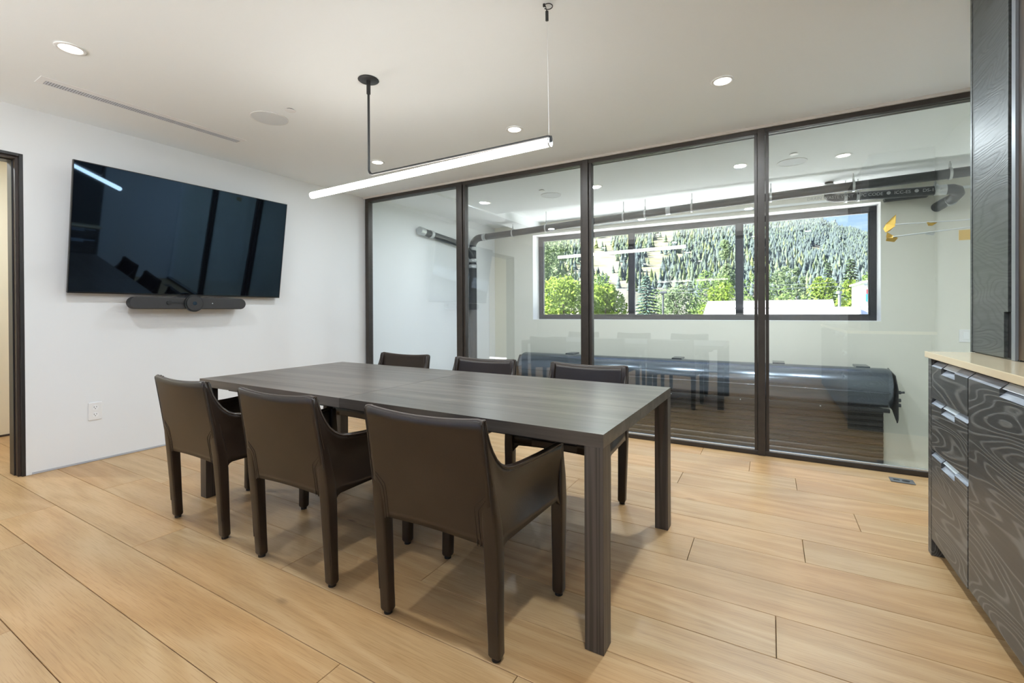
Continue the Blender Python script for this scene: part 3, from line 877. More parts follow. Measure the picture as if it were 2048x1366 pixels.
    def skirt(uu, v):
        u = 2 * uu - 1
        zt, zb = .445, .392 + .012 * (1 - u * u) - .055 * smooth01((abs(u) - .84) / .16)
        return (u * .268, .228 + .004 * (1 - u * u), zb + (zt - zb) * v), (0, 1, 0)
    MB().grid(skirt, 22, 5, .018).build('front_skirt', Lm, t, world=False)
    return t
chair0 = build_chair()
seats = [
    (-1.030, 1.475, .0, 'brown leather armchair on the camera side of the table, nearest the drawers'),
    (-1.848, 1.480, .012, 'middle brown leather armchair of the row with backs to the camera'),
    (-2.662, 1.490, -.01, 'brown leather armchair on the camera side, nearest the television wall'),
    (-1.014, 2.472, PI, 'brown leather armchair on the glass side, facing out, nearest the drawers'),
    (-1.800, 2.474, PI + .01, 'middle brown leather armchair of the row along the glass'),
    (-2.585, 2.480, PI - .01, 'brown leather armchair on the glass side, nearest the television wall'),
]
for i, (x, y, rz, lab) in enumerate(seats):
    o = chair0 if i == 0 else copy_tree(chair0)
    o.location = (x, y, 0); o.rotation_euler = (0, 0, rz)
    tag(o, lab, 'chair', 'leather armchairs around the table')

# ------------------------------------------------------------------ cabinets along the right wall
CX = .655
def front(mb, y0, y1, zb, zt, notch=None, cham=.022):
    """a cabinet front: face at CX, 45 degree chamfer rising off its top edge, optional finger notch"""
    def seg(a, b, top, hgt=cham):
        mb.prism([(CX, zb), (CX, top), (CX + hgt, top + hgt), (CX + hgt, zb)], 'y', a, b)
    if notch is None: seg(y0, y1, zt)
    else:
        a, b = notch; seg(y0, a, zt); seg(b, y1, zt); seg(a, b, zt - .025, .022)
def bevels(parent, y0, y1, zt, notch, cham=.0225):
    """overlays with pale sheen painted into the colour of the chamfer along the top of a front and inside its notch"""
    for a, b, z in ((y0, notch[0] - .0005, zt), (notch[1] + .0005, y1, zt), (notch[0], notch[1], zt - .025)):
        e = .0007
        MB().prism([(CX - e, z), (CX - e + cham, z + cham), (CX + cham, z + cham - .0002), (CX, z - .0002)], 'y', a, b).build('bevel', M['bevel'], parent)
def pull(y0, y1, zt, parent):
    """pale lip bridging the notch, a dark slot left under it"""
    m = MB().prism([(CX + .006, zt + .002), (CX + .024, zt + .022), (CX + .027, zt + .022), (CX + .009, zt + .0005)], 'y', y0 - .001, y1 + .001)
    m.build('pull', M['pull'], parent)
def drawer_unit():
    t = thing('drawer_cabinet', 'narrow black ash cabinet with three drawers at the end of the counter', 'cabinet', (CX + .3, 2.6, 0))
    A = M['blackash_h']
    MB().box(CX - .001, 1.26, 2.806, 2.852, .001, .922).build('side_panel', A, t, bevel=.001)
    MB().box(CX + .03, 1.26, 2.356, 2.805, .082, .918).build('carcass', M['darkpanel'], t)
    MB().box(CX + .065, CX + .083, 2.356, 2.805, .001, .081).build('plinth', M['darkpanel'], t)
    for zb, zt in ((.742, .888), (.502, .714), (.082, .473)):
        d = MB(); front(d, 2.362, 2.803, zb, zt, (2.502, 2.668))
        d = d.build('drawer', A, t)
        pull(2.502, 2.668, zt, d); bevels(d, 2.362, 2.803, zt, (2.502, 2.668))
drawer_unit()
def door_unit():
    t = thing('door_cabinet', 'wide black ash cabinet door beside the drawers', 'cabinet', (CX + .3, 1.9, 0))
    A = M['blackash_h']
    MB().box(CX + .03, 1.26, 1.45, 2.354, .088, .918).build('carcass', M['darkpanel'], t)
    MB().box(CX + .065, CX + .083, 1.45, 2.354, .001, .087).build('plinth', M['darkpanel'], t)
    d = MB(); front(d, 1.452, 2.352, .088, .888, (1.72, 2.085))
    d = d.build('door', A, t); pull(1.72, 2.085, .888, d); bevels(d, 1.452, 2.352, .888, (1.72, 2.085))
door_unit()
def far_unit():
    t = thing('end_cabinet', 'black ash cabinet door outside the frame, next to the camera', 'cabinet', (CX + .3, .9, 0))
    MB().box(CX + .03, 1.26, .25, 1.448, .088, .918).build('carcass', M['darkpanel'], t)
    d = MB(); front(d, .252, 1.446, .088, .888); d.build('door', M['blackash_h'], t)
    MB().box(CX + .065, CX + .083, .25, 1.448, .001, .087).build('plinth', M['darkpanel'], t)
far_unit()
def counter():
    o = MB().box(CX - .011, XR - .002, .24, 2.868, .924, .952).build('countertop', M['stone'], bevel=.0018)
    tag(o, 'cream stone worktop with polished edge on the black cabinets', 'countertop')
counter()
def upper():
    UX = .812
    t = thing('tall_cabinet', 'grey grained tall wall cabinet standing on the cream worktop', 'cabinet', (UX + .2, 2.2, .953))
    A = M['upperash']
    MB().box(UX - .002, 1.28, 2.868, 2.888, .953, H - .002).build('side_panel', A, t, bevel=.001)
    MB().box(UX + .03, 1.28, 1.50, 2.866, .958, H - .006).build('carcass', M['darkpanel'], t)
    MB().box(UX + .006, UX + .03, 2.43, 2.866, .953, .958).build('plinth', M['darkpanel'], t)
    d = MB().prism([(2.866, .958), (2.545, .958), (2.545, 1.140), (2.510, 1.140), (2.510, H - .006), (2.866, H - .006)], 'x', UX, UX + .022)
    d = d.build('door', A, t, bevel=.001)
    MB().box(UX + .012, UX + .022, 2.512, 2.5448, .958, 1.139).build('finger_recess', M['black'], d)
    MB().box(UX + .010, UX + .03, 2.478, 2.509, .958, H - .006).build('edge_strip', M['doorbrown'], t)
    MB().box(UX - .001, UX + .03, 2.446, 2.477, .953, H - .006).build('stile', M['galv'], t)
    MB().box(UX + .008, UX + .03, 1.50, 2.445, .958, H - .006).build('door', M['brownpanel'], t)
upper()

# ------------------------------------------------------------------ beyond the glass: pipes
def arc(c, a, b, r, n=8):
    """quarter bend about c from direction a to direction b (unit vectors)"""
    a, b, c = Vector(a), Vector(b), Vector(c)
    return [c + (a * math.cos(PI / 2 * k / n) + b * math.sin(PI / 2 * k / n)) * r for k in range(n + 1)]
def band(mb, p, d, r, w=.06):
    p, d = Vector(p), Vector(d).normalized()
    mb.tube([p - d * w / 2, p - d * w * .40, p - d * w * .36, p + d * w * .36, p + d * w * .40, p + d * w / 2], r, 20, rs=[r, r, r * .95, r * .95, r, r])
    # worm screw box
    q = p + Vector((0, -1, 0)) * (r + .004)
    mb.box(q.x - .012, q.x + .012, q.y - .008, q.y + .006, q.z - .010, q.z + .010)
    return mb
def pipes():
    y = 6.48; r = .052
    def pz(x): return np.interp(x, [-4.3, -3.9, -2.57, -.91, .32, 2.2], [2.415, 2.427, 2.478, 2.533, 2.562, 2.600])
    t = thing('drain_pipe', 'black cast iron drain pipe slung along the ceiling and down the far corner', 'pipe', (-1, y, 2.5))
    MB().tube([(x, y, pz(x)) for x in np.linspace(-4.26, 2.19, 30)], r, 20).build('run', M['iron'], t)
    R = .16
    el = [(-4.26, y, pz(-4.26)), (-4.29, y, pz(-4.29))] + arc((-4.30, y, 2.415 - R), (0, 0, 1), (-1, 0, 0), R) + [(-4.46, y, 2.20)]
    MB().tube(el, r + .006, 20).build('elbow', M['iron'], t)
    MB().cyl((-4.46, y, 2.20), (-4.46, y, 1.98), .062, 20).build('wye', M['iron'], t)
    MB().cyl((-4.46, y, 1.98), (-4.46, y, -3.0), .068, 20).build('stack', M['iron'], t)
    MB().tube([(-4.46, y, 2.04), (-4.455, 6.38, 2.17), (-4.45, 6.26, 2.25), (-4.45, 6.16, 2.262)], .05, 16).build('branch_bend', M['iron'], t)
    MB().tube([(-4.45, 6.18, 2.262), (-4.45, 5.30, 2.327), (-4.45, 5.20, 2.335)], .05, 20).build('branch', M['iron'], t)
    MB().cyl((-4.45, 5.20, 2.335), (-4.45, 5.10, 2.342), .058, 20).build('branch_plug', M['clamp'], t)
    for p, d, rr in (((-4.21, y, pz(-4.21)), (1, 0, 0), .062), ((-4.46, y, 2.235), (0, 0, 1), .069), ((-4.46, y, 2.03), (0, 0, 1), .074), ((-4.46, y, 1.93), (0, 0, 1), .075),
                     ((-4.45, 5.36, 2.322), (0, 1, -.07), .060), ((-4.452, 6.25, 2.255), (0, 1, -.2), .060), ((-1.21, y, pz(-1.21)), (1, 0, 0), .058)):
        band(MB(), p, d, rr).build('clamp', M['clamp'], t)
    for x in (-3.66, -3.06, -1.83, -1.523, -.907, .011, .836, 1.661):
        h = MB()
        h.cyl((x, y, pz(x) + r + .035), (x, y, 2.722), .005, 8)
        h.cyl((x, y, pz(x) + r + .055), (x, y, pz(x) + r + .015), .011, 8)
        ring = [(x, y + (r + .006) * math.sin(a), pz(x) + (r + .012) * math.cos(a)) for a in np.linspace(0, 2 * PI, 25)]
        secs = [[(q[0] - .012, q[1], q[2]), (q[0] + .012, q[1], q[2])] for q in ring]
        vs = [p for s in secs for p in s]
        h.add(vs, [(2 * k, 2 * k + 1, 2 * k + 3, 2 * k + 2) for k in range(24)], True)
        h.build('hanger', M['clamp'], t)
    # second line on the right with the lettering
    y2 = 6.80
    s = thing('vent_pipe', 'second black pipe with pale lettering behind the main run, by the far window', 'pipe', (1.2, y2, 2.55))
    MB().cyl((.68, y2, 2.522), (1.70, y2, 2.488), .052, 20).build('run', M['iron'], s)
    MB().tube([(.635, y2, 2.62), (.635, y2, 2.56), (.645, y2, 2.535), (.69, y2, 2.522)], .052, 20).cyl((.635, y2, 2.60), (.635, y2, 2.724), .045, 20).build('elbow', M['iron'], s)
    band(MB(), (.635, y2, 2.655), (0, 0, 1), .058, .085).build('clamp', M['clamp'], s)
    band(MB(), (1.66, y2, 2.49), (1, 0, -.03), .060, .10).build('clamp', M['clamp'], s)
    el = [(1.70, y2, 2.488), (1.76, y2, 2.487), (1.81, y2 + .03, 2.475), (1.835, y2 + .09, 2.455), (1.82, y2 + .2, 2.42), (1.77, 7.10, 2.395), (1.75, 7.29, 2.385)]
    MB().tube(el, .056, 20).build('elbow', M['iron'], s)
    band(MB(), (1.805, y2 + .25, 2.407), (-.3, 1, -.1), .062, .05).build('clamp', M['clamp'], s)
    for x in (.80, .92, 1.62):
        h = MB().cyl((x, y2, 2.57), (x, y2, 2.722), .005, 8).cyl((x, y2, 2.59), (x, y2, 2.565), .011, 8)
        band(h, (x, y2, 2.508), (1, 0, -.03), .057, .03)
        h.build('hanger', M['clamp'], s)
    cu = bpy.data.curves.new('lettering', 'FONT'); cu.body = 'DRAIN WASTE VENT  UPC CODE  ●  ICC-ES  ●  DS-1'; cu.size = .050; cu.extrude = .0008
    cu.align_x = 'RIGHT'; cu.materials.append(M['lettering'])
    tmp = bpy.data.objects.new('lettering_curve', cu); me = bpy.data.meshes.new_from_object(tmp); bpy.data.objects.remove(tmp)
    tx = bpy.data.objects.new('lettering', me); C.objects.link(tx); tx.parent = s
    tx.location = Vector((1.60, y2 - .0535, 2.476)) - wloc(s); tx.rotation_euler = (PI / 2, .033, 0)
    # dark channel on the wall above the window corner
    c = MB().prism([(1.25, 2.505), (1.24, 2.535), (1.27, 2.60), (1.655, 2.60), (1.655, 2.512)], 'y', 7.20, 7.298)
    tag(c.build('steel_channel', M['iron'], bevel=.003), 'short dark steel channel fixed above the right corner of the far window', 'channel')
    sw = thing('light_switch', 'pale switch plate on the far wall beside the tall cabinet', 'switch', (2.01, 7.298, .84))
    MB().box(1.95, 2.07, 7.290, 7.2995, .765, .915).build('cover_plate', M['white_plastic'], sw, bevel=.002)
    MB().box(1.985, 2.035, 7.286, 7.291, .80, .88).build('rocker', M['vent'], sw, bevel=.001)
pipes()

# ------------------------------------------------------------------ beyond the glass: rolling shutter
def shutter():
    t = thing('roller_shutter', 'dark coiled roller shutter with steel drum under the far window', 'shutter', (-1.25, 7.0, .2))
    yc, zc, r = 7.02, .197, .243
    xl, xr = -3.74, 1.255
    secs = []
    seg = 64
    def hood(a):
        # round on top, a flat apron dropping to a lip below
        return r
    ring = [(yc + r * math.cos(2 * PI * k / seg), zc + r * math.sin(2 * PI * k / seg)) for k in range(seg)]
    d = MB()
    xs = [xl, xl + .02, xr - .05, xr - .012, xr]
    rs = [.97, 1, 1, .985, .95]
    d.sweep(None, [[(x, yc + (p[0] - yc) * q, zc + (p[1] - zc) * q) for p in ring] for x, q in zip(xs, rs)])
    d.build('drum', M['drum'], t)
    MB().box(xl, xr - .02, yc - .150, yc - .110, -.075, -.030).build('apron_lip', M['black'], t, bevel=.006)
    MB().tube([(xl + .02, yc - r - .001, .172), (xr - .03, yc - r - .001, .172)], .006, 8).build('drum_seam', M['drum'], t)
    # right end plate, its lower corner drawn out
    MB().prism([(7.29, .42), (6.90, .37), (6.76, .22), (6.76, -.12), (6.80, -.17), (7.05, -.06), (7.29, -.06)], 'x', xr + .028, xr + .038).build('end_plate', M['black'], t, bevel=.001)
    hw = MB()
    for z in (.19, .10, .04): hw.cyl((xr + .038, 6.79, z), (xr + .062, 6.79, z), .020, 14)
    hw.cyl((xr + .062, 6.79, .19), (xr + .095, 6.79, .195), .012, 10)
    hw.build('bolt_head', M['iron'], t)
    # drive side
    MB().prism([(7.29, .40), (6.92, .40), (6.80, .24), (6.80, -.10), (7.29, -.10)], 'x', xl - .05, xl - .038).build('end_plate', M['black'], t)
    g = MB().cyl((xl - .05, 6.95, .16), (xl - .10, 6.95, .16), .13, 28).cyl((xl - .10, 6.95, .16), (xl - .16, 6.95, .16), .05, 18)
    g.build('drive_wheel', M['plate'], t)
    m = MB().box(xl - .27, xl - .11, 6.88, 7.10, .16, .26).cyl((xl - .27, 7.0, .20), (xl - .33, 7.0, .20), .045, 18).box(xl - .24, xl - .12, 6.90, 7.05, -.02, .14)
    m.build('motor', M['plate'], t, bevel=.006)
    MB().tube([(xl - .24, 6.92, .26), (xl - .27, 6.9, .285), (xl - .31, 6.9, .28), (xl - .33, 6.92, .22)], .010, 8).build('chain_guard', M['black'], t)
    for x in (-2.9, -1.2, .1, 1.0):
        MB().box(x - .07, x + .07, 7.02, 7.29, zc + r - .012, zc + r + .012).build('wall_bracket', M['drum'], t)
    # curtain slats
    pitch = .0762; z = -.02; k = 0
    x0, x1 = -3.68, 1.232
    prof = [(7.235, 0), (7.222, .010), (7.214, .030), (7.216, .052), (7.226, .066), (7.222, .0745), (7.236, .0755)]
    base = None
    n = 0
    while z > -2.95:
        z -= pitch
        if base is None:
            pts = [(p[0], p[1]) for p in prof] + [(p[0] + .012, p[1]) for p in reversed(prof)]
            base = MB().prism(pts, 'x', x0, x1).build('slat', M['slat'], t, world=False)
            base.location = Vector((0, 0, z)) - wloc(t)
        else:
            o = base.copy(); C.objects.link(o); o.location = Vector((0, 0, z)) - wloc(t)
        n += 1
    MB().box(x0 - .06, x0, 7.18, 7.299, -3, .15).build('guide_rail', M['black'], t)
    for a, b in ((-.62, -.30), (-.62, -.25)):
        pass
    h = MB()
    for x in (-2.6, -1.25, -.35, .55): h.cyl((x, yc - .156, -.052), (x, yc - .150, -.052), .008, 10)
    h.build('rivet', M['alu'], t)
shutter()

# ------------------------------------------------------------------ beyond the glass: brass mobile lamp
def mobile():
    t = thing('brass_chandelier', 'brass leaf-shaded mobile lamp with thin rods beside the far window', 'chandelier', (2.02, 5.4, 1.9))
    y = 5.40
    MB().cyl((2.02, y, H - .001), (2.02, y, 1.74), .006, 10).disc_lathe([(.0005, -.001), (.06, -.001), (.06, -.02), (.0005, -.022)], (2.02, y, H), 24).build('stem', M['brass'], t)
    MB().cyl((1.005, y, 1.938), (2.05, y, 1.925), .0045, 8).build('rod', M['alu'], t)
    MB().cyl((.985, y - .03, 1.822), (2.05, y - .03, 1.905), .0055, 8).build('rod', M['alu'], t)
    MB().cyl((1.47, y - .10, 1.762), (2.05, y - .10, 1.80), .0045, 8).build('rod', M['brass'], t)
    def leaf(pts, y0, lean=.03):
        vs = [(p[0], y0 + lean * i % .05, p[1]) for i, p in enumerate(pts)]
        n = len(vs); b = [(v[0], v[1] + .004, v[2]) for v in vs]
        return MB().add(vs + b, [tuple(range(n)), tuple(range(2 * n - 1, n - 1, -1))] + [(i, (i + 1) % n, (i + 1) % n + n, i + n) for i in range(n)])
    leaf([(1.012, 2.03), (1.018, 1.995), (1.008, 1.925), (.972, 1.885), (.940, 1.872), (.928, 1.915), (.944, 1.955), (.985, 2.005)], y - .01).build('shade', M['brass'], t)
    leaf([(.942, 1.868), (.985, 1.842), (1.020, 1.812), (.985, 1.812), (.938, 1.822)], y - .04).build('shade', M['brass'], t)
    leaf([(.938, 1.815), (.975, 1.826), (1.022, 1.808), (1.000, 1.776), (.935, 1.790)], y - .045).build('shade', M['brass'], t)
    leaf([(1.225, 1.935), (1.320, 1.942), (1.265, 1.902), (1.245, 1.908)], y - .012).build('shade', M['brass'], t)
    leaf([(1.20, 1.835), (1.285, 1.838), (1.265, 1.812), (1.225, 1.825)], y - .045).build('shade', M['alu'], t)
    leaf([(1.412, 1.832), (1.62, 1.832), (1.62, 1.745), (1.412, 1.745)], y - .11, .0).build('shade', M['brass'], t)
mobile()

# ------------------------------------------------------------------ outside
GZ = -3.2
def leaves(n, fn, size, seed, flat=.0):
    """n small leaf sprays; fn(rng,n)->(positions, outward normals)"""
    r = np.random.default_rng(seed)
    P, N = fn(r, n)
    N = N + r.normal(0, .55, (n, 3)); N /= np.linalg.norm(N, axis=1)[:, None]
    A = np.cross(N, r.normal(0, 1, (n, 3))); A /= np.linalg.norm(A, axis=1)[:, None]
    B = np.cross(N, A)
    s = size * r.uniform(.6, 1.35, n)[:, None]
    V = np.stack([P - A * s, P - B * s * .55, P + A * s, P + B * s * .55], 1).reshape(-1, 3)
    F = np.arange(4 * n).reshape(-1, 4)
    me = bpy.data.meshes.new('crown')
    me.from_pydata(V.tolist(), [], F.tolist())
    return me
def tree(name, label, x, y, top, wid, mat, seed, shape='oval', n=1500, leaf=.15, group='trees outside the far window'):
    t = thing(name, label, 'tree', (x, y, GZ), 0, group)
    h = top - GZ
    MB().tube([(0, 0, 0), (.05, .02, h * .35), (0, 0, h * .86)], .1, 8, rs=[wid * .05 + .06, wid * .035 + .04, .02]).build('trunk', M['bark'], t, world=False)
    def f(r, n):
        # a crown made of overlapping lobes
        k = 26 if shape != 'column' else 18
        rr = np.random.default_rng(seed + 500)
        if shape == 'oval':
            zc = h * rr.uniform(.34, .93, k); prof = np.sin(np.clip((zc / h - .18) / .86, 0, 1) * PI) ** .7
            rad = wid * .5 * prof; lob = wid * .20
        elif shape == 'column':
            zc = h * rr.uniform(.25, .95, k); rad = wid * .5 * (1.05 - .75 * zc / h); lob = wid * .20
        else:
            zc = h * rr.uniform(.25, .92, k); rad = wid * .5 * (1.1 - .8 * zc / h); lob = wid * .2
        an = rr.uniform(0, 2 * PI, k); q = np.sqrt(rr.uniform(.05, 1, k)) * .72
        Cn = np.stack([np.cos(an) * rad * q, np.sin(an) * rad * q, zc], 1)
        i = r.integers(0, k, n)
        d = r.normal(0, 1, (n, 3)); d /= np.linalg.norm(d, axis=1)[:, None]
        rad_l = lob * r.uniform(.75, 1.05, n)[:, None] * (.7 + .6 * (1 - zc[i] / h))[:, None]
        return Cn[i] + d * rad_l * np.array([1, 1, 1.15]), d
    me = leaves(n, f, leaf, seed); me.materials.append(mat)
    o = bpy.data.objects.new('crown', me); C.objects.link(o); o.parent = t; o['kind'] = 'stuff'
    return t
def spruce(name, label, x, y, top, wid, mat, seed, n=1600, leaf=.20, group='trees outside the far window'):
    t = thing(name, label, 'tree', (x, y, GZ), 0, group)
    h = top - GZ
    MB().tube([(0, 0, 0), (0, 0, h * .97)], .1, 8, rs=[.14, .015]).build('trunk', M['bark'], t, world=False)
    r = np.random.default_rng(seed)
    tiers = 26
    ti = r.integers(0, tiers, n); zf = (ti + r.uniform(-.12, .12, n)) / tiers
    zf = np.clip(zf, 0, 1) ** .9
    R = wid * .5 * (1 - zf) * 1.02 + .05
    nb = 11; an = (r.integers(0, nb, n) + .5 * (ti % 2)) * 2 * PI / nb + r.normal(0, .09, n)
    q = np.sqrt(r.uniform(.03, 1, n))
    z = h * (.07 + .92 * zf) - q * R * .30 + .08 * q ** 2
    P = np.stack([np.cos(an) * R * q, np.sin(an) * R * q, z], 1)
    out = np.stack([np.cos(an), np.sin(an), -.32 * np.ones(n)], 1); out /= np.linalg.norm(out, axis=1)[:, None]
    side = np.cross(out, [0, 0, 1.0]); side += r.normal(0, .35, (n, 3)); side /= np.linalg.norm(side, axis=1)[:, None]
    s = leaf * r.uniform(.7, 1.3, n)[:, None]
    V = np.stack([P - out * s, P + side * s * .42, P + out * s, P - side * s * .42], 1).reshape(-1, 3)
    me = bpy.data.meshes.new('crown'); me.from_pydata(V.tolist(), [], np.arange(4 * n).reshape(-1, 4).tolist()); me.materials.append(mat)
    o = bpy.data.objects.new('crown', me); C.objects.link(o); o.parent = t; o['kind'] = 'stuff'
    return t
def outside():
    struct(MB().box(-18, 12, -16, YB - .2, -.30, -.10), 'terrace_reflector', M['bounce_deck'], 'unseen pale terrace outside the rear window')  # made-up paving that bounces sunlight onto the ceiling through the rear window
    struct(MB().box(-26, 20, -17, -16, -.30, 5.2), 'wall_sky_blocker', M['postgrey'], 'unseen dark wall added to block sky reflections past the terrace behind the camera')  # made-up wall that keeps bright sky out of the glass reflections
    g = struct(MB().box(-420, 420, 7.9, 230, GZ - .5, GZ), 'ground', M['lawn'], 'grass below the window')
    struct(MB().box(-26, 22, 8.0, 18.5, GZ, GZ + .03), 'pavement_reflector', M['reflector'], 'unseen pale concrete parking area below the far window')  # unseen slab added so sunlight bounces up to the far ceiling
    LIME, GRN, GRY = M['leaf_lime'], M['leaf_green'], M['leaf_grey']
    tr = tree
    tr('lime_tree', 'bright lime green tree low in the left pane, in front of the taller trees', -12.0, 28, 3.3, 4.6, LIME, 1, n=2600)
    tr('leafy_tree', 'tall light green tree filling the left edge of the far window', -16.6, 34, 7.6, 5.6, GRY, 2, n=3600)
    tr('leafy_tree', 'pale tall tree behind the others at the left edge of the far window', -23.4, 50, 10.6, 7.5, GRY, 3, n=3400, leaf=.22)
    tr('leafy_tree', 'lime tree right of the first lime tree, ending by the narrow spruce', -9.75, 30, 3.1, 3.3, LIME, 4, n=2000)
    tr('leafy_tree', 'mid green tree behind the lime trees in the left pane', -14.7, 42, 4.6, 4.8, GRN, 5, n=1800)
    spruce('narrow_spruce', 'narrow dark spruce beside the first window mullion', -10.9, 38, 2.7, 1.7, M['needle_dark'], 6, n=900)
    spruce('blue_spruce', 'large blue green spruce standing alone in the middle pane', -9.3, 40, 4.4, 4.3, M['needle_blue'], 7, n=3000, leaf=.22)
    spruce('narrow_spruce', 'thin dark spruce behind the street lamp', -8.6, 60, 5.0, 2.0, M['needle_dark'], 8, n=800)
    tr('leafy_tree', 'grey green tree right of the street lamp', -7.9, 46, 3.6, 4.2, GRY, 9, n=2000)
    tr('leafy_tree', 'broad green tree behind the white roof in the middle pane', -5.2, 50, 5.2, 5.2, GRN, 10, n=2400)
    tr('poplar', 'slender tall pale poplar by the second window mullion', -4.15, 55, 9.5, 2.9, GRY, 11, 'column', n=1800)
    tr('leafy_tree', 'yellow green tree in front of the poplar', -3.5, 42, 3.6, 3.6, LIME, 12, n=1500)
    tr('leafy_tree', 'green tree just right of the second window mullion', -1.6, 60, 5.4, 4.6, GRN, 13, n=1500)
    tr('leafy_tree', 'tallest pale green tree of the right pane', 1.0, 60, 6.9, 4.2, GRY, 14, n=1800)
    tr('poplar', 'pale feathery tree beside the tallest one in the right pane', 2.5, 58, 6.0, 1.7, GRY, 15, 'column', n=900)
    tr('poplar', 'small pale feathery tree between the maples and the tallest tree', 3.3, 62, 5.2, 1.9, GRY, 16, 'column', n=900)
    tr('leafy_tree', 'low green tree behind the white roof ridge in the right pane', 1.9, 46, 2.9, 4.4, GRN, 17, n=1500)
    tr('maple', 'yellow green maple left of the roof vent', 4.1, 48, 4.3, 2.9, LIME, 18, n=1600)
    tr('maple', 'yellow green maple right of the roof vent', 5.75, 45, 3.9, 2.3, LIME, 19, n=1400)
    spruce('dark_pine', 'dark pine rising behind the left maple', 6.9, 75, 7.9, 3.6, M['needle_dark'], 20, n=1000, leaf=.35)
    spruce('dark_pine', 'broad olive pine behind the right maple', 10.0, 80, 8.7, 6.2, M['needle_dark'], 21, n=1400, leaf=.40)
    tr('leafy_tree', 'green tree at the right edge of the far window', 11.0, 70, 5.8, 4.6, GRN, 22, n=1000, leaf=.22)
    tr('leafy_tree', 'dull green tree between the two maples', 6.2, 62, 3.4, 3.2, GRN, 23, n=900)
    tr('leafy_tree', 'green tree behind the blue spruce on its left', -12.6, 58, 3.6, 5.0, GRN, 24, n=1200)
    # street lamp
    t = thing('street_lamp', 'grey street lamp with a flat head beside the blue spruce', 'street lamp', (-5.94, 30, GZ))
    MB().tube([(0, 0, 0), (0, 0, 5.45)], .06, 10, rs=[.085, .055]).build('post', M['postgrey'], t, world=False)
    MB().box(-.16, .24, -.12, .12, 5.45, 5.60).build('lamp_head', M['postgrey'], t, world=False, bevel=.02)
    # overhead line
    for dz, lab in ((0, 'upper overhead wire crossing the left trees'), (-.32, 'lower overhead wire crossing the left trees')):
        tag(MB().tube([(-34, 47, 4.6 + dz), (-24, 46.4, 3.9 + dz), (-14.9, 45, 3.47 + dz), (-6.5, 45, 3.15 + dz), (10, 47, 3.6 + dz)], .018, 5).build('overhead_wire', M['galv']), lab, 'wire', 'overhead wires')
    # white metal roofs
    t = thing('white_roof_building', 'low building with a bright white metal roof below the window', 'building', (0, 23, GZ))
    y0, ym, y1 = 20.0, 21.6, 23.0
    def zz(y): return .86 + (y - 20.0) / 3.0 * .68
    def slab(xa, xb, ya, yb, up=0.0): return MB().add([(xa(ya), ya, zz(ya) + up), (xb(ya), ya, zz(ya) + up), (xb(yb), yb, zz(yb) + up), (xa(yb), yb, zz(yb) + up),
            (xa(ya), ya, zz(ya) + up - .08), (xb(ya), ya, zz(ya) + up - .08), (xb(yb), yb, zz(yb) + up - .08), (xa(yb), yb, zz(yb) + up - .08)],
            [(0, 1, 2, 3), (7, 6, 5, 4), (0, 4, 5, 1), (1, 5, 6, 2), (2, 6, 7, 3), (3, 7, 4, 0)])
    xa = lambda y: -2.42 - (y - 20) * .035; xb = lambda y: 2.10 + (y - 20) * .06
    slab(xa, xb, y0, ym).build('roof', M['white_roof'], t)
    slab(xa, xb, ym, y1, .05).build('roof', M['white_roof'], t)
    MB().box(-2.5, 2.2, ym - .03, ym + .01, zz(ym) - .01, zz(ym) + .045).build('roof_seam', M['gutter'], t)
    MB().box(-2.3, 2.0, 20.3, 22.9, GZ, .85).build('wall', M['siding'], t)
    slab(lambda y: 2.12 + (y - 20) * .05, lambda y: 4.6, 20.0, 21.4, .10).build('roof', M['white_roof'], t)
    MB().box(2.75, 2.80, 20.0, 21.3, 1.0, 1.30).build('roof_seam', M['galv'], t)
    MB().box(2.3, 4.5, 20.2, 21.3, GZ, .9).build('wall', M['siding'], t)
    t = thing('roof_vent', 'thin galvanised vent pipe with a cap above the white roof', 'vent pipe', (2.61, 24, GZ))
    MB().cyl((0, 0, 0), (0, 0, 1.95 - GZ - .1), .055, 12).build('pipe', M['galv'], t, world=False)
    MB().cyl((0, 0, 1.85 - GZ), (0, 0, 1.97 - GZ), .10, 12).build('cap', M['galv'], t, world=False)
    t = thing('sided_house', 'white sided house at the right edge of the far window', 'house', (6.3, 32, GZ))
    nb = 30; hh = 2.58 - GZ
    for k in range(nb):
        z0 = GZ + k * 5.9 / nb
        a = MB().box(4.30, 8.5, 29.985 - .012, 30.0, z0, z0 + 5.9 / nb - .012); a.build('siding_board', M['siding'], t)
    MB().prism([(4.30, GZ), (8.5, GZ), (8.5, 3.6), (4.30, 2.58)], 'y', 30.0, 34).build('wall', M['siding'], t)
    MB().prism([(4.2, 2.56), (8.6, 3.64), (8.6, 3.74), (4.2, 2.66)], 'y', 29.9, 34.1).build('roof', M['white_roof'], t)
    s = thing('wall_sign', 'narrow blue and red sign on the white sided house', 'sign', (4.42, 29.93, 1.9))
    MB().box(4.38, 4.47, 29.92, 29.97, 1.60, 2.00).build('lower_panel', M['signblue'], s)
    MB().box(4.40, 4.49, 29.92, 29.97, 2.00, 2.24).build('upper_panel', M['signred'], s)
outside()

